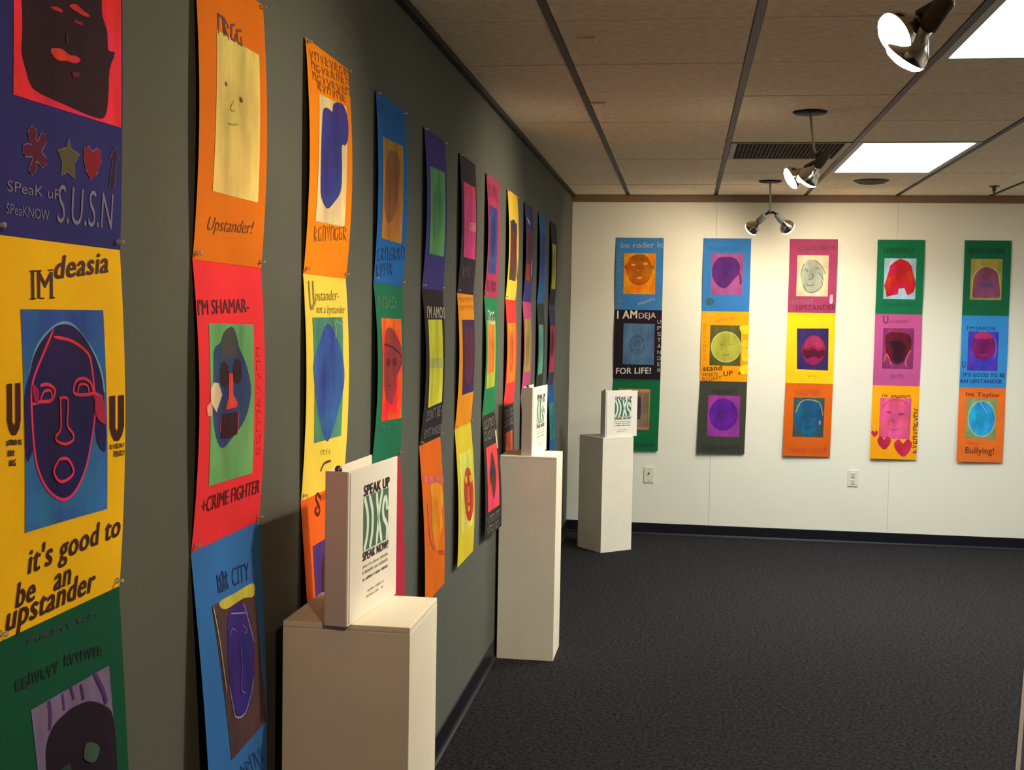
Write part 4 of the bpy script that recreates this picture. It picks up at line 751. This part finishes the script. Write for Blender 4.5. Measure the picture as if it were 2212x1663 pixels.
# how far each sheet bows off the wall (left edge, right edge) and how its free foot hangs
BOW = {(1, 1): (.004, .004), (1, 2): (.008, .009), (1, 3): (.004, .004), (2, 1): (.011, .010), (2, 2): (.014, .010), (2, 3): (.006, .006),
       (3, 1): (.012, .013), (3, 2): (.010, .011), (3, 3): (.004, .006), (4, 1): (.010, .012), (4, 2): (.016, .010), (4, 3): (.008, .008),
       (8, 3): (.003, .004), (5, 2): (.018, .012), (5, 3): (.008, .008), (6, 3): (.010, .012), (7, 3): (.008, .014)}
FOOT = {1: (.020, .022), 2: (.040, .020), 3: (.032, .018), 4: (.026, .020), 5: (.026, .022), 6: (.018, .018), 7: (.022, .040), 8: (.003, .010)}
def surface(w, c, r):
    if w == 'L':
        y0 = 1.30+.577*(c-1); zt = LZ[r-1]; h = LH if r < 3 else .505
        b = BOW.get((c, r), (.013, .011)); ft = FOOT.get(c, (.02, .02)) if r == 3 else (0, 0)
        base = .0045 - .0012*(r-1)
        def f(u, v, off=0):
            bow = (b[0]+(b[1]-b[0])*u)*max(0, math.sin(math.pi*min(max(v, 0), 1)))**.9
            mid = -.35*bow*math.sin(math.pi*min(max(u, 0), 1)) if r < 3 else 0
            foot = (ft[0]+(ft[1]-ft[0])*u)*max(v, 0)**1.15
            return Vector((base+bow+mid+foot+off, y0+u*LW, zt-v*h))
        return f, LW, h
    x0, x1 = KX[c]; zt, h = KZ[r-1]
    rnd = random.Random(c*7+r); b = rnd.uniform(.004, .009); s = rnd.uniform(.2, .9)
    def f(u, v, off=0):
        bow = b*(1-s*u*.6)*max(0, math.sin(math.pi*min(max(v, 0), 1)))
        foot = (.024*(1-u)+.012*u)*max(v, 0)**1.6 if r == 3 else 0
        sh = -.006*v if r == 3 else 0
        return Vector((x0+u*(x1-x0)+sh, ROOM_D-.0048+.0012*(r-1)-bow-foot-off, zt-v*h))
    return f, x1-x0, h
def smooth_loop(p, n=4):
    out = []; m = len(p)
    for i in range(m):
        a, b, c, d = (Vector(p[(i+k) % m]) for k in (-1, 0, 1, 2))
        for j in range(n):
            t = j/n
            out.append(tuple(.5*((2*b)+(c-a)*t+(2*a-5*b+4*c-d)*t*t+(3*b-a-3*c+d)*t**3)))
    return out
def smooth_open(p, n=4):
    out = []
    for i in range(len(p)-1):
        a, b, c, d = (Vector(p[min(max(i+k, 0), len(p)-1)]) for k in (-1, 0, 1, 2))
        for j in range(n):
            t = j/n; out.append(tuple(.5*((2*b)+(c-a)*t+(2*a-5*b+4*c-d)*t*t+(3*b-a-3*c+d)*t**3)))
    out.append(tuple(p[-1])); return out
def fill(bm, pts, W, H):
    vs = [bm.verts.new((u*W, v*H, 0)) for u, v in pts]
    f = bm.faces.new(vs); f.normal_update()
    bmesh.ops.triangulate(bm, faces=[f])
    for _ in range(3):
        long = [e for e in bm.edges if e.calc_length() > .045]
        if not long: break
        bmesh.ops.subdivide_edges(bm, edges=long, cuts=1)
        bmesh.ops.triangulate(bm, faces=[f for f in bm.faces if len(f.verts) > 3])
def ribbon(bm, pts, wid, W, H, closed=0):
    P = [Vector((u*W, v*H)) for u, v in pts]
    Q = []
    for a, b in zip(P, P[1:]):
        n = max(1, int((b-a).length/.03))
        Q += [a+(b-a)*k/n for k in range(n)]
    Q.append(P[-1])
    Lr = []
    for i, q in enumerate(Q):
        t = Q[min(i+1, len(Q)-1)]-Q[max(i-1, 0)]
        if t.length < 1e-9: t = Vector((1, 0))
        n = Vector((-t.y, t.x)).normalized()*wid/2
        if i in (0, len(Q)-1): n *= .6
        Lr.append((bm.verts.new((*(q+n), 0)), bm.verts.new((*(q-n), 0))))
    for a, b in zip(Lr, Lr[1:]): bm.faces.new((a[0], b[0], b[1], a[1]))
TEXT = {}
def text_mesh(s, bold, shear):
    k = (s, bold, shear)
    if k not in TEXT:
        cu = bpy.data.curves.new('lettering', 'FONT'); cu.body = s; cu.resolution_u = 3; cu.shear = shear
        cu.offset = -.006 if bold == -1 else 0
        if bold == 1: cu.space_character = 1.08
        o = bpy.data.objects.new('lettering', cu); C.objects.link(o)
        dg = bpy.context.evaluated_depsgraph_get()
        me = bpy.data.meshes.new_from_object(o.evaluated_get(dg))
        bpy.data.objects.remove(o); bpy.data.curves.remove(cu)
        V = [v.co.copy() for v in me.vertices]; F = [tuple(p.vertices) for p in me.polygons]; bpy.data.meshes.remove(me)
        xs = [v.x for v in V]; lo, hi = min(xs), max(xs)
        low = 'gjpqy,;' if shear >= 0 else ''
        ys = [v.y for v in V]; top = max(ys)
        d = [(0, 0, 0), (.03, 0, .00005), (.06, 0, .0001), (.03, .025, .00015)] if bold == 1 else ([(0, 0, 0), (.018, 0, .00005)] if bold == 0 else [(0, 0, 0)])
        hi += d[-1][0]; n = len(V)
        TEXT[k] = ([((v.x+a-lo)/(hi-lo), (v.y+b)/top, z) for a, b, z in d for v in V], [tuple(i+n*q for i in f) for q in range(len(d)) for f in F])
    return TEXT[k]
def quad_map(q):
    bl, br, tl = (Vector(p) for p in q)
    return lambda s, t: bl+(br-bl)*s+(tl-bl)*t
PINSPEC = []
def place(bm, f, off, W, H):
    for v in bm.verts: v.co = f(v.co.x/W, v.co.y/H, off+v.co.z)
def build_poster(w, c, r, col, label, short, decals):
    f, W, H = surface(w, c, r)
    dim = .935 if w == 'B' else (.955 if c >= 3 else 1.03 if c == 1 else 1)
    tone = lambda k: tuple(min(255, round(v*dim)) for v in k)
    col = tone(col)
    org = f(.5, 1, 0)
    bm = bmesh.new(); nu, nv = 5, 14
    g = [[bm.verts.new(f(i/nu, j/nv, 0)) for i in range(nu+1)] for j in range(nv+1)]
    for j in range(nv):
        for i in range(nu): bm.faces.new((g[j][i], g[j+1][i], g[j+1][i+1], g[j][i+1]))
    for v in bm.verts: v.co -= org
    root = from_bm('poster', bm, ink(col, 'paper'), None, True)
    root.location = org
    tag(root, label, 'poster', ('posters on the grey-green wall' if w == 'L' else 'posters on the white back wall'))
    portrait = None; sub = 0
    rnd = random.Random(c*31+r*7)
    for d in decals:
        kind, name, color = d[0], d[1], tone(d[2])
        inner = name.startswith('>'); name = name.lstrip('>')
        bm = bmesh.new(); lvl = 1
        if kind in 'PS':
            pts = d[3] if kind == 'P' else smooth_loop(d[3])
            fill(bm, pts, W, H)
        elif kind == 'L': ribbon(bm, d[5] if name == 'chalk_outline' or len(d[5]) < 3 else smooth_open(d[5]), d[3], W, H)
        elif kind == 'T':
            q = quad_map(d[6]); V, F = text_mesh(d[3], d[4], d[5])
            vs = []
            for s, t, z in V:
                p = q(s, t); vs.append(bm.verts.new((p.x*W, p.y*H, z)))
            for fc in F:
                try: bm.faces.new([vs[i] for i in fc])
                except ValueError: pass
        elif kind == 'Q':
            q = quad_map(d[5]); n = d[3]
            for i in range(n):                                    # unreadable handwriting: loose strokes
                a, b = i/n+.02, (i+.78)/n; k = rnd.randrange(4)
                S_ = [[(a, 0), (a, 1), (b, .9), (b, 0)], [(a, 1), ((a+b)/2, 0), (b, 1)], [(b, .9), (a, .75), (a, .1), (b, .05), (b, .5)], [(a, 0), (a, .95), (b, .6), (a, .5), (b, 0)]][k]
                ribbon(bm, [tuple(q(s+rnd.uniform(-.1, .1)/n, t+rnd.uniform(-.06, .06))) for s, t in S_], d[4], W, H)
        if inner:
            sub += 1; off = .0009+.00022*min(sub, 8)
        else: off = .0008 if name == 'portrait' else (.0012 if portrait else .0006)
        if kind in 'TQ' or name in ('chalk_outline',): off = .0011
        place(bm, f, off, W, H)
        for v in bm.verts: v.co -= org
        par = portrait if (inner and portrait) else root
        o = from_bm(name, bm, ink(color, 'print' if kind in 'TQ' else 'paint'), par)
        if name == 'portrait' and portrait is None: portrait = o
    PINSPEC.append((w, c, r, f, short))
for P_ in POSTERS: build_poster(*P_)

# ------------------------------------------------------------------ push pins
M_PIN = mat('clear_pin_plastic', (236, 230, 216), .08, spec=.9)
M_PIN.node_tree.nodes['Principled BSDF'].inputs['Transmission Weight'].default_value = .85
bm = bmesh.new(); lathe(bm, [(0, 0), (.0009, .0002), (.0009, .003), (.0048, .0032), (.0050, .0046), (.0026, .0058), (.0026, .0105), (.0042, .0120), (.0044, .0138), (.0034, .0146), (0, .0148)], 12)
pin_me = bpy.data.meshes.new('push_pin'); bmesh.ops.recalc_face_normals(bm, faces=bm.faces); bm.to_mesh(pin_me); bm.free(); pin_me.materials.append(M_PIN)
for p in pin_me.polygons: p.use_smooth = True
for w, c, r, f, short in PINSPEC:
    spots = []
    if w == 'L' and c <= 8:
        if r == 1: spots += [(.035, .014, 'upper left'), (.965, .014, 'upper right')]
        if r <= 2: spots += [(.035, .978, 'lower left'), (.965, .978, 'lower right')]
    elif w == 'B' and r == 1: spots += [(.035, .014, 'upper left'), (.965, .014, 'upper right')]
    for u, v, nm in spots:
        o = bpy.data.objects.new('push_pin', pin_me); C.objects.link(o)
        q = f(u, v, .0); ax = Vector((1, 0, 0)) if w == 'L' else Vector((0, -1, 0))
        o.matrix_world = axis_mx(q - ax*.0015, ax) @ Matrix.Scale(.85, 4)
        tag(o, f'clear push pin at {nm} of the {short}', 'push pin', 'clear push pins holding the posters')

# ------------------------------------------------------------------ plinths
M_PLINTH = mat('white_painted_plinth', (232, 222, 202), .6, .04, 6, bump=.05, bscale=200)
def plinth(cx, cy, rz, w, h, label):
    t = thing('plinth', label, 'pedestal', (cx, cy, 0), rz, 'white plinths along the left wall')
    boxo('shaft', (-w/2, -w/2, 0), (w/2, w/2, h-.012), M_PLINTH, t, .002)
    boxo('top_board', (-w/2, -w/2, h-.012), (w/2, w/2, h), M_PLINTH, t, .0025)
    return t
plinth(.166, 2.372, 0, .258, .912, 'nearest white plinth, cut by the bottom of the photo')
plinth(.140, 5.327, 0, .254, .912, 'middle white plinth standing close against the grey-green wall')
P3 = (.313, 7.903, math.radians(41.5), .255, .755)
plinth(*P3, 'farthest white plinth, shorter and turned, in front of the green back-wall poster')

# ------------------------------------------------------------------ ring binders standing on end
M_BIND = mat('white_vinyl_binder', (236, 228, 214), .35, .02, 8)
M_SPINE = mat('spine_vinyl', (214, 200, 190), .4)
M_PAGE = mat('binder_pages', (240, 236, 220), .8)
M_STEEL = mat('ring_steel', (120, 104, 90), .25, metal=.9)
M_GREEN = mat('logo_green', (74, 106, 84), .6); M_MINT = mat('logo_mint', (214, 232, 212), .6)
def binder(loc, a_front, a_back, a_spine, label, bw=.285, bh=.303, sp=.046):
    # local frame: hinge of front cover at origin, covers run along +X of their own angle, z up
    t = thing('ring_binder', label, 'binder', loc, 0, 'white ring binders on the plinths')
    th = .0032
    def wall_slab(name, x0, y0, ang, ln, m, parent=t, lift=.0):
        mx = Matrix.Translation((x0, y0, 0)) @ Matrix.Rotation(ang, 4, 'Z')
        return boxo(name, (0, -th/2, lift), (ln, th/2, bh), m, parent, .0012, mx), mx
    front, mf = wall_slab('front_cover', 0, 0, a_front, bw, M_BIND)
    dx, dy = sp*math.cos(a_spine), sp*math.sin(a_spine)
    wall_slab('spine', 0, 0, a_spine, sp, M_SPINE)
    back, mb = wall_slab('back_cover', dx, dy, a_back, bw, M_BIND)
    # hinge strips
    for x0, y0, ang, par in ((0, 0, a_front, front), (dx, dy, a_back, back)):
        mx = Matrix.Translation((x0, y0, 0)) @ Matrix.Rotation(ang, 4, 'Z')
        boxo('hinge', (.006, -th*.62, .004), (.011, th*.62, bh-.004), mat('hinge_crease', (170, 156, 146), .6), par, 0, mx)
    # ring mechanism and rings, pages fanned between the covers
    am = (a_front+a_back)/2; mid = Vector((dx/2, dy/2, 0)); n = Vector((math.cos(am), math.sin(am), 0))
    mx = Matrix.Translation(mid) @ Matrix.Rotation(a_spine, 4, 'Z')
    sgn = 1 if n.dot(mx.to_3x3() @ Vector((0, 1, 0))) > 0 else -1
    boxo('ring_plate', (-.011, sgn*.003-.0015, .012), (.011, sgn*.003+.0015, bh-.010), M_STEEL, t, .001, mx)
    for z in (.042, .150, .258):
        bm = bmesh.new(); c0 = mid+n*.022
        d = Vector((math.cos(a_spine), math.sin(a_spine), 0))
        tube(bm, [c0+(n*math.cos(k*math.pi/6)*-.018)+d*math.sin(k*math.pi/6)*.018+Vector((0, 0, z)) for k in range(13)], .0016, 6)
        from_bm('ring', bm, M_STEEL, t, True)
    bm = bmesh.new(); lathe(bm, [(0, bh-.012), (.006, bh-.010), (.0075, bh), (.007, bh+.006), (.004, bh+.010), (0, bh+.011)], 12, Matrix.Translation(mid+n*.008)); from_bm('opener_tab', bm, M_STEEL, t, True)
    mp = Matrix.Translation(mid+n*.010) @ Matrix.Rotation(a_back+(am-a_back)*.30, 4, 'Z')
    boxo('pages', (0, -.004, .012), (.216, .004, bh-.012), M_PAGE, t, .0008, mp)
    # cover print, on the outside of the front cover
    cr = math.cos(a_front)*dy-math.sin(a_front)*dx
    so = -1 if cr > 0 else 1
    def put(name, bm, m, k):
        for v in bm.verts: v.co = mf @ Vector((v.co.x*bw, so*(th/2+k+v.co.z), v.co.y*bh))
        return from_bm(name, bm, m, front)
    flip = so == 1
    X = (lambda x: x)
    def txt(s, u0, u1, v0, v1, m, bold=1):
        V, F = text_mesh(s, bold, 0); bm = bmesh.new()
        vs = [bm.verts.new((u0+(u1-u0)*a, v0+(v1-v0)*b, z)) for a, b, z in V]
        for fc in F:
            try: bm.faces.new([vs[i] for i in fc])
            except ValueError: pass
        put('lettering', bm, m, .0012)
    K = mat('binder_black_ink', (42, 30, 34), .6); G = mat('binder_grey_ink', (150, 140, 128), .7)
    bm = bmesh.new(); bm.faces.new([bm.verts.new((u, v, 0)) for u, v in ((.285, .440), (.80, .440), (.80, .80), (.285, .80))]); put('logo_square', bm, M_GREEN, .0006)
    def stroke(pts, wd):
        bm = bmesh.new(); pts = smooth_open(pts); ribbon(bm, pts, wd, bw, bh)
        for v in bm.verts: v.co = Vector((v.co.x/bw, v.co.y/bh, 0))
        put('logo_curve', bm, M_MINT, .0009)
    wd = .0125
    stroke([(.295, .80), (.355, .70), (.37, .62), (.355, .53), (.30, .44)], wd)
    stroke([(.395, .80), (.455, .70), (.465, .62), (.455, .53), (.41, .44)], wd)
    stroke([(.545, .80), (.565, .70), (.60, .59), (.66, .44)], wd)
    stroke([(.665, .80), (.61, .69), (.585, .60), (.55, .44)], wd)
    stroke([(.79, .675), (.765, .665), (.76, .70), (.74, .735), (.70, .72), (.68, .66), (.70, .60), (.76, .55), (.775, .50), (.765, .44)], wd)
    txt('SPEAK UP', .285, .815, .805, .875, K); txt('SPEAK NOW!', .275, .80, .375, .432, K)
    for v, hgt, m, n_, sd in ((.325, .022, G, 26, 1), (.285, .022, G, 24, 2), (.240, .020, K, 26, 3), (.150, .016, G, 14, 4), (.115, .014, G, 7, 5)):
        bm = bmesh.new(); rnd = random.Random(sd); u0, u1 = (.28, .80) if v > .2 else (.36, .72)
        for i in range(n_):                                       # small print, too fine to read
            a = u0+(u1-u0)*i/n_; b = a+(u1-u0)/n_*.55; hh = hgt*rnd.uniform(.6, 1)
            if rnd.random() < .12: continue
            bm.faces.new([bm.verts.new((*q, 0)) for q in ((a, v), (b, v), (b, v+hh), (a, v+hh))])
        put('small_print', bm, m, .0012)
    return t
A = math.radians
binder((.174, 2.219, .9125), A(85.0), A(87.6), A(172), 'white ring binder on the nearest plinth, its spine towards the viewer', bw=.292)
binder((.152, 5.212, .9125), A(83.5), A(87.5), A(174), 'white ring binder on the middle plinth, seen nearly edge-on')
def p3(lx, ly):
    c, s = math.cos(P3[2]), math.sin(P3[2]); return (P3[0]+c*lx-s*ly, P3[1]+s*lx+c*ly, .7555)
binder(p3(-.105, -.118), A(43), A(46.5), A(134), 'white ring binder on the farthest plinth, its printed front cover in full view', bw=.27)

# ------------------------------------------------------------------ wall plates, mat
M_PLATE = mat('ivory_plate', (214, 212, 192), .45)
M_SLOT = mat('slot_black', (30, 28, 22), .6)
def plate(x0, x1, z0, z1, label, cat, nm):
    t = thing(nm, label, cat, ((x0+x1)/2, ROOM_D, (z0+z1)/2)); w, h = (x1-x0)/2, (z1-z0)/2
    boxo('cover_plate', (-w, -.007, -h), (w, -.0003, h), M_PLATE, t, .002); return t, w, h
t, w, h = plate(.549, .618, .374, .484, 'ivory cable plate with one small jack, below the dark-lettered poster column', 'wall plate', 'cable_plate')
bm = bmesh.new(); lathe(bm, [(0, .0), (.006, 0), (.006, .006), (.003, .006), (.003, .012), (0, .012)], 12, axis_mx((0, -.0065, .012), (0, -1, 0))); from_bm('jack', bm, M_SLOT, t)
for z in (-.042, .042):
    bm = bmesh.new(); lathe(bm, [(0, 0), (.003, 0), (.0025, .001), (0, .0012)], 8, axis_mx((0, -.0068, z), (0, -1, 0))); from_bm('screw', bm, M_STEEL, t)
t, w, h = plate(1.953, 2.023, .400, .512, 'ivory duplex power outlet low on the white back wall', 'outlet', 'power_outlet')
for z in (.024, -.024):
    sk = boxo('socket_face', (-.016, -.010, z-.017), (.016, -.0065, z+.017), M_PLATE, t, .003)
    for xx in (-.007, .007): boxo('slot', (xx-.0017, -.0106, z-.002), (xx+.0017, -.0098, z+.010), M_SLOT, sk)
    bm = bmesh.new(); lathe(bm, [(0, 0), (.0032, 0), (.0032, .0006), (0, .0006)], 10, axis_mx((0, -.0100, z-.009), (0, -1, 0))); from_bm('ground_hole', bm, M_SLOT, sk)
bm = bmesh.new(); lathe(bm, [(0, 0), (.003, 0), (.0025, .001), (0, .0012)], 8, axis_mx((0, -.0068, 0), (0, -1, 0))); from_bm('screw', bm, M_STEEL, t)

a, b = Vector((2.343, 5.511, 0)), Vector((1.972, 4.228, 0))
dv = (b-a).normalized(); ang = math.atan2(dv.y, dv.x)
t = thing('floor_mat', 'dark floor mat with a pale edge binding at the lower right corner', 'mat', tuple(a), ang)
boxo('pile', (-.4, .016, 0), (2.2, 1.0, .009), mat('mat_dark_pile', (34, 24, 32), .95, .3, 90, bump=.5, bscale=300), t, .002)
boxo('edge_binding', (-.4, 0, 0), (2.2, .016, .011), mat('tan_binding', (112, 92, 78), .8), t, .003)
